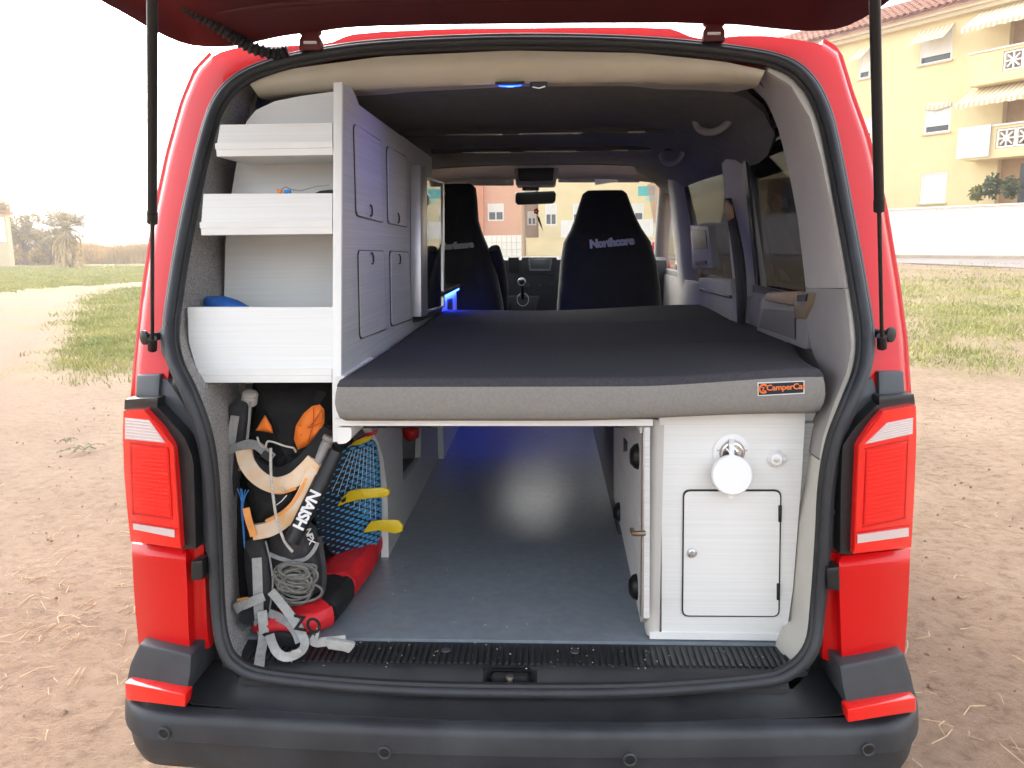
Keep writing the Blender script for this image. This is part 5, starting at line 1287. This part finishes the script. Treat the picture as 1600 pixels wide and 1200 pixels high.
c_ = PY(1193, 607.5, .0453)
MB().tube([c_+Vector((.0085*math.cos(a), 0, .0085*math.sin(a))) for a in np.linspace(.75, 5.5, 20)], .0022, 6).build('round_logo', M_['orangelabel'], lb)
MB().tube([c_+Vector((-.004,0,.003)), c_+Vector((.001,0,.002)), c_+Vector((-.002,0,-.003)), c_+Vector((.005,0,-.005))], .0016, 6).build('logo_mark', M_['orangelabel'], lb)

# rear cabinet on the right
rc = root('rear_cabinet', 'white low cabinet with a hatch door and power inlet at the tailgate', 'cabinet', (.47, .3, ZF))
YC = .12
fr_ = [PY(a, b_, YC) for a, b_ in ((1034,656),(1258,652),(1253,740),(1246,830),(1239,920),(1231,975),(1222,994),(1034,996))]
MB().prism(round_poly(fr_, .006, 2), (0,.018,0)).build('front_panel', M_['wood'], rc, smooth=False)
MB().prism([PY(a, b_, YC-.004) for a, b_ in ((1030,648),(1259,645),(1257,662),(1030,664))], (0,.02,0)).build('top_rail', M_['woodplain'], rc, smooth=False, bevel=.001)
cx0, cz0, cz1 = PY(1034, 700, YC).x, PY(1040, 996, YC).z, PY(1040, 656, YC).z
pr = [(cx0+.004, YC-.001)]+[(cx0-.008-.016*math.sin(a), YC+.022-.022*math.cos(a)) for a in np.linspace(0, math.pi/2, 7)]+[(cx0-.024, YC+.05), (cx0+.004, YC+.05)]
MB().prism([Vector((x, y, cz0)) for x, y in pr], (0,0,cz1-cz0)).build('corner_post', mat('pale_grey_post', (.62,.60,.56), .4, var=.04), rc, ang=50)
zl = PY(1120, 988, YC).z
MB().box(cx0-.018, PY(1222, 990, YC).x, YC-.003, YC-.0005, cz0-.003, zl).build('plinth', M_['woodplain'], rc, smooth=False)
MB().box(cx0-.02, .765, YC+.02, .80, ZF+.002, 1.098).build('carcass', M_['woodside'], rc, smooth=False)
D4 = [PY(a, b_, YC-.0005) for a, b_ in ((1069,767),(1218,767),(1215,961),(1067,960))]
hd_ = MB().prism(round_poly(D4, .014, 5), (0,-.005,0)).build('hatch_door', M_['wood'], rc, smooth=False)
ring_prism([PY(a, b_, YC-.0003) for a, b_ in ((1067,764.5),(1220.5,764.5),(1217.5,963),(1065,962.5))], .016, .0042, (0,-.0035,0)).build('door_gap', M_['blackplastic'], hd_, smooth=False)
for py0, py1, px in ((790,816,1218.5), (912,938,1216)):
    MB().prism([PY(a, b_, YC-.008) for a, b_ in ((px-2,py0),(px+3.5,py0),(px+3,py1),(px-2,py1))], (0,.006,0)).build('hinge', M_['blackplastic'], hd_, bevel=.0008)
p = PY(1081, 864, YC-.006)
MB().lathe([(.0105,0),(.0105,.003),(.008,.005),(.0065,.0055),(.0062,.010),(.004,.0125),(.0008,.013)], p, (0,-1,0), 24).build('push_lock', M_['steel'], hd_)
# power inlet with hanging cap
p = PY(1143, 706, YC-.001)
inl = MB().lathe([(.012,0),(.040,0),(.041,.003),(.036,.005),(.028,.006),(.027,.002),(.012,.002)], p, (0,-1,0), 36).build('power_inlet', M_['white'], rc)
MB().lathe([(.004,.0022),(.0255,.0022),(.0255,.010),(.022,.011),(.021,.004),(.004,.004)], p+Vector((0,0,-.002)), (0,-1,0), 28).build('inlet_ring', M_['chrome'], inl)
for a in (-.9, 0, .9, 2.4, 3.9): MB().lathe([(.0034,.003),(.0034,.018),(.001,.019)], p+Vector((.011*math.sin(a), 0, .011*math.cos(a)-.002)), (0,-1,0), 10).build('inlet_pin', M_['chrome'], inl)
for dx in (-.031, .031): MB().lathe([(.0028,.005),(.0028,.007),(.001,.0078)], p+Vector((dx,0,.006)), (0,-1,0), 8).build('inlet_screw', M_['steel'], inl)
q = PY(1143, 742, YC-.034)
MB().lathe([(.0005,-.010),(.040,-.010),(.044,-.006),(.044,.006),(.0415,.009),(.0005,.0095)], q, (0,-1,.22), 40).build('inlet_cap', M_['white'], inl)
MB().sheet([[PY(1139.5, b_, y), PY(1147.5, b_, y)] for b_, y in ((686,YC-.010),(694,YC-.024),(704,YC-.03),(720,YC-.034))], (0,.004,0)).build('cap_strap', M_['white'], inl, bevel=.001)
MB().prism([PY(a, b_, YC-.040) for a, b_ in ((1138,770),(1148,770),(1147,780),(1139,780))], (0,.006,0)).build('cap_tab', M_['white'], inl, bevel=.002)
p = PY(1212, 716, YC-.001)
vl = MB().lathe([(.002,0),(.0185,0),(.019,.004),(.015,.010),(.012,.017),(.006,.018),(.005,.012)], p, (-.15,-1,.1), 24).build('water_inlet', M_['white'], rc)
MB().lathe([(.0005,.0165),(.0065,.0168),(.0065,.019),(.0005,.0195)], p, (-.15,-1,.1), 14).build('inlet_core', M_['steel'], vl)
MB().prism([p+Vector(v) for v in ((.008,-.006,.008),(.022,-.006,.006),(.016,-.006,-.008))], (0,-.006,0)).build('inlet_wing', M_['white'], vl, bevel=.002)
# side of the cabinet with round knobs and latch
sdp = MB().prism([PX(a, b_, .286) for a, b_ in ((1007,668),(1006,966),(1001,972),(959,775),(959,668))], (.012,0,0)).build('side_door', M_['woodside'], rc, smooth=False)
MB().tube([PX(1008.5, 674, .290), PX(1007.5, 820, .290), PX(1005.5, 962, .290)], .008, 10).build('edge_strip', M_['steel'], sdp)
for px, py, r_ in ((989,713,.031), (960,800,.029), (987,917,.031)):
    p = PX(px+8, py, .286); MB().lathe([(.0005,.020),(r_*.55,.018),(r_*.9,.009),(r_,0),(.0005,-.001)], p, (-1,0,0), 24).build('round_knob', M_['knob'], sdp)
p = PX(1008, 833, .284)
MB().tube([p, p+Vector((-.022,-.004,0)), p+Vector((-.024,-.004,0)), p+Vector((-.027,.012,.004))], [.006,.006,.006,.005], 8).build('latch', mat('bronze_latch', (.20,.15,.11), .35, .8), sdp)
MB().prism([PX(a, b_, .282) for a, b_ in ((974,684),(978,690),(978,704),(974,706))], (.004,0,0)).build('key_plate', M_['blackplastic'], sdp, smooth=False)
MB().box(.30, .765, .80, 2.2, ZF+.002, 1.09).build('long_locker', M_['darktrim'], rc, smooth=False)

# ================================================================ THINGS ON THE SHELVES
o = pillow([(318,470),(320,463),(350,462),(372,469),(392,480),(400,500),(330,505),(318,490)], .27, .03, .03).build('blue_sheet', M_['bluebag']); tag(o, 'folded blue sheet lying in the lowest open shelf', 'sheet')
cb = root('cable_lead', 'thin wire with blue and orange connectors on the middle shelf', 'cable', PY(445, 300, .22))
MB().tube([PY(a, b_, .22) for a, b_ in ((438,304),(441,295),(447,292),(455,296),(470,298),(495,291),(515,289))], .0011, 6).build('wire', M_['pumpgrey'], cb)
MB().prism([PY(a, b_, .215) for a, b_ in ((443,297),(453,296),(454,302),(443,302))], (0,.008,0)).build('blue_connector', M_['bluecord'], cb, bevel=.001)
MB().prism([PY(a, b_, .215) for a, b_ in ((432,295),(440,298),(440,303),(433,301))], (0,.008,0)).build('orange_connector', M_['orange'], cb, bevel=.001)
o = pillow([(488,304),(500,298),(519,296),(530,300),(530,312),(490,312)], .25, .02, .02).build('dark_pouch', M_['charcoal']); tag(o, 'small dark pouch on the middle shelf against the upright', 'pouch')

# ================================================================ KITE GEAR IN THE LOWER LEFT LOCKER
# ---- twin tip board with dotted underside
bm_ = bpy.data.materials.new('dotted_board'); bm_.use_nodes = True; nt = bm_.node_tree; b = nt.nodes['Principled BSDF']; b.inputs['Roughness'].default_value = .3
tc = nt.nodes.new('ShaderNodeTexCoord'); mp = nt.nodes.new('ShaderNodeMapping'); mp.inputs['Rotation'].default_value = (0, rad(-58), 0); mp.inputs['Scale'].default_value = (58, 0, 100)
nt.links.new(tc.outputs['Object'], mp.inputs[0])
sx_ = nt.nodes.new('ShaderNodeSeparateXYZ'); nt.links.new(mp.outputs[0], sx_.inputs[0])
cxz = nt.nodes.new('ShaderNodeCombineXYZ')
def mth(op, a, b_=None, c=None):
    n_ = nt.nodes.new('ShaderNodeMath'); n_.operation = op
    for i, q in enumerate((a, b_, c)):
        if q is None: continue
        if isinstance(q, (int, float)): n_.inputs[i].default_value = q
        else: nt.links.new(q, n_.inputs[i])
    return n_.outputs[0]
row = mth('FLOOR', sx_.outputs['Z']); shift = mth('MULTIPLY', mth('FLOORED_MODULO', row, 2.0), .5)
fu = mth('SUBTRACT', mth('FRACT', mth('ADD', sx_.outputs['X'], shift)), .5); fv = mth('SUBTRACT', mth('FRACT', sx_.outputs['Z']), .5)
dd = mth('SQRT', mth('ADD', mth('MULTIPLY', fu, fu), mth('MULTIPLY', fv, fv)))
pos = nt.nodes.new('ShaderNodeSeparateXYZ'); nt.links.new(tc.outputs['Object'], pos.inputs[0])
size = mth('MINIMUM', .44, mth('MAXIMUM', .12, mth('ADD', mth('MULTIPLY', pos.outputs['X'], 3.2), .34)))
dot = mth('LESS_THAN', dd, size)
mx = nt.nodes.new('ShaderNodeMix'); mx.data_type = 'RGBA'; mx.inputs[6].default_value = (.008,.010,.016,1); mx.inputs[7].default_value = (.09,.37,.68,1)
nt.links.new(dot, mx.inputs[0]); nt.links.new(mx.outputs[2], b.inputs['Base Color']); b.inputs['Coat Weight'].default_value = .4
kb = root('kiteboard', 'black kiteboard with blue dots and yellow fins', 'kiteboard', PY(545, 780, .42))
dep = lambda px, py: .34+.19*(px-488)/106
BP = [(552,690),(575,676),(588,690),(593,720),(596,770),(597,815),(595,842),(584,858),(565,868),(540,874),(520,866),(505,850),(494,826),(488,798),(492,768),(503,745),(524,715)]
MB().loft([[PY(a.x, a.y, dep(a.x, a.y)+o_) for a in [Vector((545,775)).lerp(Vector(q), s) for q in resample(BP+[BP[0]], 48)[:-1]]] for s, o_ in ((.02,.014),(.97,.014),(1,.008),(.995,.0),(.97,-.003),(.6,-.006),(.3,-.007),(.02,-.007))]).build('deck', bm_, kb)
for f_, y in (((526,792),(534,778),(546,767),(562,764),(598,762),(606,766),(607,772),(603,777),(585,778),(560,781),(540,786)), .40), (((567,833),(572,824),(579,815),(600,812),(620,813),(628,822),(627,831),(618,834),(606,832),(590,829)), .45), (((545,697),(556,688),(568,683),(580,682),(576,689),(562,695)), .43):
    MB().prism([PY(a, b_, y) for a, b_ in f_], (.004,.008,0)).build('fin', M_['yellow'], kb, bevel=.002)
MB().prism([PY(a, b_, .397) for a, b_ in ((533,782),(541,776),(540,783),(534,786))], (0,.001,0)).build('fin_mark', M_['blackplastic'], kb, smooth=False)
for k in range(9):
    a, b_ = (547+k*4.5, 705-k*1.0), (519+k*8.5, 768+k*6)
    MB().tube([PY(x, y, dep(x, y)-.0075) for x, y in (a, b_)], .0007, 4).build('pinstripe', M_['lead'], kb, smooth=False)
MB().prism([PY(a, b_, .455) for a, b_ in ((541,696),(575,676),(590,672),(588,678),(560,688),(545,698))], (0,.01,0)).build('edge_rail', M_['redcloth'], kb, bevel=.003)
# ---- red kite bag lying on the floor
rb = root('kite_bag', 'red and black kite bag lying on the grey floor', 'bag', PZ(490, 960, ZF))
def bagseg(name, pts, m_, par=rb):
    rings = []; cs_ = [PZ(a, b_, z) for a, b_, z, w, h in pts]
    for i, (a, b_, z, w, h) in enumerate(pts):
        t = (cs_[min(len(pts)-1, i+1)]-cs_[max(0, i-1)]); t.z = 0; t.normalize(); s = Vector((t.y, -t.x, 0)); ring = []
        for k in range(20):
            q = 2*math.pi*k/20; cq, sq = math.cos(q), math.sin(q)
            ring.append(cs_[i]+s*math.copysign(abs(cq)**.7, cq)*w+Vector((0,0,(math.copysign(abs(sq)**.7, sq))*h+.004*math.sin(k*2.1+i))))
        rings.append(ring)
    return MB().loft(rings).build(name, m_, par)
f1 = bagseg('front_section', [(398,978,.606,.015,.010),(415,976,.610,.030,.020),(450,972,.614,.042,.027),(485,964,.617,.048,.030),(502,955,.619,.048,.031)], M_['redcloth'])
bagseg('black_band', [(499,956,.620,.047,.031),(508,944,.622,.050,.034),(520,924,.624,.053,.036),(525,915,.625,.052,.035)], M_['blackcloth'])
bagseg('rear_section', [(524,916,.628,.055,.038),(532,903,.63,.060,.042),(545,885,.63,.062,.042),(560,862,.632,.06,.04),(575,840,.63,.05,.035)], M_['redcloth'])
p, q = PZ(488, 975, .648), PZ(510, 979, .648); u_ = PZ(490, 957, .648)-p
text('ZO', .050, facing(p+Vector((-.008,-.010,.002)), q-p, Vector((u_.x*.6, u_.y, .8))), M_['blackcloth'], f1, 'lettering', .001, bold=.001)
# ---- kite harness: black body, orange lining, cream bands
kh = root('kite_harness', 'black kite harness with orange lining and cream bands', 'harness', PY(450, 900, .25))
hb = pillow([(396,592),(440,590),(522,590),(523,640),(522,700),(512,742),(495,790),(470,842),(400,858),(376,800),(372,745),(382,690),(392,640)], .30, .085, .05, wr=.03, n=56).build('body', M_['blackcloth'], kh)
pillow([(500,632),(507,640),(507,660),(497,680),(480,697),(465,703),(459,686),(462,665),(474,646),(488,634)], .185, .014, .02, wr=.01).build('orange_lining', M_['orange'], kh)
for q in (((503,640),(490,660),(482,690)), ((466,664),(485,668),(503,660)), ((490,636),(490,660),(470,680))):
    MB().tube([PY(a_, b_, .1715) for a_, b_ in q], .0009, 5).build('lining_seam', mat('dark_orange_seam', (.45,.08,.01), .8), kh)
pillow([(414,648),(424,664),(427,677),(412,674),(399,673),(407,660)], .185, .010, .02).build('orange_lining', M_['orange'], kh)
for pts, w, m_ in ((((380,690,.19),(388,718,.165),(408,736,.155),(435,742,.15),(462,731,.15),(490,704,.16),(514,670,.19)), .034, 'blackcloth'),
                   (((380,703,.17),(386,725,.155),(403,746,.145),(428,758,.14),(455,752,.14),(476,735,.145),(490,720,.15)), .036, 'creamband'),
                   (((381,722,.168),(390,744,.15),(410,762,.138),(436,770,.135),(462,763,.137)), .007, 'orangeband'),
                   (((506,706,.17),(488,740,.145),(474,775,.135),(452,806,.13),(424,826,.125),(394,833,.125)), .034, 'creamband'),
                   (((498,716,.166),(480,745,.141),(464,776,.131),(442,800,.126),(415,815,.122)), .007, 'orangeband')):
    strap(pts, w, .012).build('band', M_[m_], kh)
pillow([(386,742),(400,752),(425,765),(450,768),(470,758),(464,782),(448,802),(420,816),(400,818),(390,790)], .165, .03, .02, wr=.012).build('front_pocket', M_['blackcloth'], kh)
MB().tube([PY(a, b_, .118) for a, b_ in ((432,789),(440,783),(448,774))], .0012, 6).build('white_seam', M_['lead'], kh)
MB().lathe([(.001,0),(.006,0),(.006,.002),(.001,.002)], PY(442, 766, .122), (0,-1,0), 12).build('eyelet', M_['steel'], kh)
MB().tube(smooth_path([PY(*q) for q in ((423,700,.125),(423,725,.12),(424,750,.112),(428,785,.105),(433,815,.10),(440,835,.10),(446,848,.10),(457,862,.105))], 40), .0034, 8).build('draw_cord', M_['cord'], kh)
MB().tube(smooth_path([PY(*q) for q in ((402,683,.15),(406,694,.14),(414,699,.135),(418,690,.13),(428,691,.13),(445,697,.13),(458,700,.14),(462,706,.15))], 40), .0024, 6).build('draw_cord', M_['cord'], kh)
for k in range(5):
    MB().tube(smooth_path([PY(371+4.2*k+random.uniform(-2,2), 762+4*random.random(), .125), PY(376+1.5*k, 778, .12), PY(379+random.uniform(-2,2), 800, .12), PY(381+random.uniform(-1.5,1.5), 826, .12), PY(382, 856, .125)], 20), .0011, 5).build('blue_cord', M_['bluecord'], kh)
strap(((384,794,.117),(388,812,.115),(394,830,.115),(396,838,.115)), .015, .003).build('orange_tab', M_['orangeband'], kh)
# ---- backpack: padded straps, webbing, mesh pocket with rope
bp_ = root('backpack', 'dark grey backpack with pale webbing straps spilling over the sill', 'backpack', PY(430, 1000, .14))
pillow([(351,645),(358,632),(370,626),(385,626),(390,640),(386,690),(378,740),(366,780),(354,796),(346,782),(345,720)], .22, .025, .02).build('shoulder_pad', M_['charcoal'], bp_)
MB().tube(smooth_path([PY(*q) for q in ((391,628,.20),(389,660,.195),(384,700,.19),(374,735,.19))], 20), .0035, 6).build('piping', M_['webbing'], bp_)
strap(((367,650,.187),(361,690,.183),(357,730,.183),(354,755,.184),(344,772,.18),(339,786,.178),(343,795,.178)), .019).build('webbing', M_['webbing'], bp_)
strap(((350,707,.178),(368,700,.172),(386,694,.168),(402,697,.16),(416,708,.15),(426,716,.145)), .020).build('webbing', M_['webbing'], bp_)
MB().prism([PY(a, b_, .142) for a, b_ in ((412,704),(426,712),(420,722),(406,713))], (0,.008,0)).build('buckle', M_['charcoal'], bp_, bevel=.002)
pillow([(372,770),(390,780),(400,830),(392,900),(384,980),(370,990),(362,900),(360,820)], .26, .02, .02).build('back_pad', M_['blackcloth'], bp_)
pillow([(412,832),(440,822),(478,812),(494,822),(498,850),(505,890),(502,925),(486,946),(455,956),(432,948),(420,915),(414,870)], .215, .055, .03, wr=.01).build('main_pocket', M_['charcoal'], bp_)
strap(((420,866,.165),(438,873,.160),(458,877,.157),(476,874,.157),(489,862,.163),(496,848,.175)), .009).build('pocket_piping', M_['webbing'], bp_)
strap(((499,838,.185),(504,870,.18),(507,900,.18),(502,930,.18),(482,950,.18),(450,958,.18)), .010).build('pocket_piping', M_['charcoal'], bp_)
text('NPX', .022, facing(PY(484, 838, .158), Vector((.25,0,-1)), Vector((1,0,.25))), M_['lead'], bp_, 'lettering', .0006, bold=.0005, spacing=.8)
MB().prism([PY(a, b_, .155) for a, b_ in ((425,894),(433,892),(429,902),(426,907)) ], (0,.002,0)).build('white_label', M_['lead'], bp_, smooth=False)
rp = root('rope_coil', 'coil of grey rope pressed into the backpack pocket', 'rope', PY(462, 950, .16))
for k in range(20):
    ph = random.uniform(0, 6.28); cx_, cy_ = 462+random.uniform(-7,7), 912+(random.choice((-14,12)) if k % 3 else 0)+random.uniform(-6,6); ax, ay = random.uniform(18,37), random.uniform(7,19); tl = random.uniform(-.3,.3); yy = .158-.0012*k
    pts = []
    for a in np.linspace(0, 2*math.pi, 25)[:-1]:
        u, w = ax*math.cos(a), ay*math.sin(a); pts.append(PY(cx_+u*math.cos(tl)-w*math.sin(tl), cy_+u*math.sin(tl)+w*math.cos(tl), yy+.004*math.sin(3*a+ph)))
    MB().tube(pts, .0031, 6, closed=True).build('rope_loop', M_['rope'], rp)
pillow([(381,846),(398,840),(412,842),(421,870),(427,915),(423,955),(411,976),(399,968),(388,930),(382,885)], .165, .026, .02).build('waist_pad', M_['charcoal'], bp_)
MB().tube(smooth_path([PY(*q) for q in ((415,845,.145),(423,880,.142),(426,915,.142),(421,952,.145))], 20), .0022, 6).build('piping', M_['webbing'], bp_)
strap(((401,872,.130),(402,900,.126),(403,930,.125),(405,965,.12),(410,990,.10),(412,1004,.075)), .0215).build('webbing', M_['webbing2'], bp_)
strap(((409,955,.108),(412,985,.088),(410,1005,.06),(407,1022,.03),(405,1036,-.005),(404,1048,-.03)), .0215).build('webbing', M_['webbing2'], bp_)
strap(((412,932,.112),(398,938,.108),(385,944,.108),(372,948,.11)), .021).build('webbing', M_['webbing2'], bp_)
MB().prism(round_poly([PY(a, b_, .100) for a, b_ in ((363,945),(372,941),(379,953),(370,960))], .003), (0,.012,0)).build('buckle', M_['webbing'], bp_, bevel=.002)
strap(((370,939,.118),(380,937,.116),(388,936,.116)), .008).build('orange_tab', M_['orangeband'], bp_)
MB().prism([PY(a, b_, .108) for a, b_ in ((396,970),(405,968),(406,982),(397,984))], (0,.006,0)).build('ladder_lock', M_['webbing'], bp_, bevel=.002)
strap(((423,924,.128),(440,944,.108),(458,968,.085),(470,988,.06),(476,1004,.04),(472,1016,.02),(460,1024,.005),(446,1027,.002),(434,1021,.01),(426,1008,.03),(421,992,.06)), .019).build('webbing', M_['webbing2'], bp_)
strap(((419,958,.12),(434,964,.105),(450,973,.085),(462,988,.065),(468,1004,.045)), .019).build('webbing', M_['webbing'], bp_)
MB().prism(round_poly([PY(a, b_, -.004) for a, b_ in ((454,1018),(470,1014),(473,1022),(457,1028))], .003), (0,.006,0)).build('webbing_loop', M_['webbing2'], bp_, bevel=.001)
strap(((484,998,.055),(494,1004,.045),(508,1003,.035),(522,1002,.03),(540,1000,.03)), .020).build('webbing', M_['webbing2'], bp_)
bu = MB().prism(round_poly([PY(a, b_, .016) for a, b_ in ((508,1000),(530,1002),(553,1006),(554,1010),(545,1021),(538,1018),(512,1014))], .003), (0,.012,0)).build('buckle', M_['webbing2'], bp_, bevel=.003)
strap(((494,1000,.04),(496,990,.04),(497,982,.045)), .007).build('webbing', M_['webbing2'], bp_)
pillow([(404,990),(440,985),(470,990),(474,1004),(462,1018),(436,1020),(412,1012)], .085, .012, .02).build('sill_mat', M_['blackcloth'], bp_)
# ---- pump
pm = root('kite_pump', 'black hand pump with white lettering leaning on the board', 'pump', PY(440, 850, .15))
a, b_ = PY(526, 704, .165), PY(456, 846, .11)
pb_ = MB().tube([a, a.lerp(b_, .02), a.lerp(b_, .30), a.lerp(b_, .31), b_], [.0165,.018,.018,.0195,.0195], 24).build('barrel', M_['blackplastic'], pm)
d_ = (b_-a).normalized(); nrm = d_.cross(Vector((0,-1,0))); 
cpos = a.lerp(b_, .62)+Vector((0,-.0205,0)); uq = Vector((-d_.z, 0, d_.x)); uq = -uq if uq.x < 0 else uq
text('NAISH', .036, facing(cpos, d_, uq), M_['lead'], pb_, 'lettering', .0006, bold=.0012, sx=.98, spacing=.92)
c_, e_ = PY(512, 690, .175), PY(487, 742, .16)
tb = MB().tube([c_, c_.lerp(e_, .1), e_], [.0125,.0135,.0125], 16).build('hose_tube', M_['pumpgrey'], pm)
MB().lathe([(.011,0),(.0155,.002),(.0155,.012),(.012,.014)], c_, c_-e_, 20).build('tube_collar', M_['pumpgrey'], tb)
# ---- ribbed hose end
hs_ = root('ribbed_hose', 'end of a white ribbed hose beside the felt lining', 'hose', PY(388, 634, .24))
prf = [(.008,-.02)]+[(.0165+(.0028 if k % 2 else 0), -.014+.004*k) for k in range(9)]+[(.010,.021)]
MB().lathe(prf, PY(390, 623, .24), (.35,-.35,1), 24).build('hose', mat('white_hose', (.62,.60,.56), .5), hs_)
MB().tube([PY(388, 632, .24), PY(384, 650, .27), PY(382, 700, .30)], .013, 12).build('hose_tail', M_['charcoal'], hs_)
# red bag glimpsed behind the support panel
o = pillow([(628,668),(656,668),(654,684),(640,690),(630,684)], .95, .04, .04).build('red_pouch', M_['redcloth']); tag(o, 'small red pouch behind the cut-out of the white bed panel', 'pouch')

# sand and crumbs trodden onto the sill and floor
mb = MB()
for k in range(150):
    x = rng.uniform(-.58, .60); y = rng.choice([rng.uniform(.0, .11), rng.uniform(.12, .6)]); s = rng.uniform(.0008, .0026)
    z = (.5815 if .016 < y < .104 else .5755+.02*max(0, y-.0) if y < .112 else ZF)+s*.4
    if x > .27 and y > .11: continue
    c_ = Vector((x, y, z)); mb.add([c_+Vector(q)*s for q in ((1,0,0),(0,1,0),(-1,0,0),(0,-1,0),(0,0,.7),(0,0,-.7))], [(0,1,4),(1,2,4),(2,3,4),(3,0,4),(1,0,5),(2,1,5),(3,2,5),(0,3,5)])
tag(mb.build('crumbs', mat('pale_crumb', (.55,.48,.40), .9), smooth=False, merge=False), 'pale sand crumbs trodden onto the ribbed sill and floor', 'crumbs', kind='stuff')
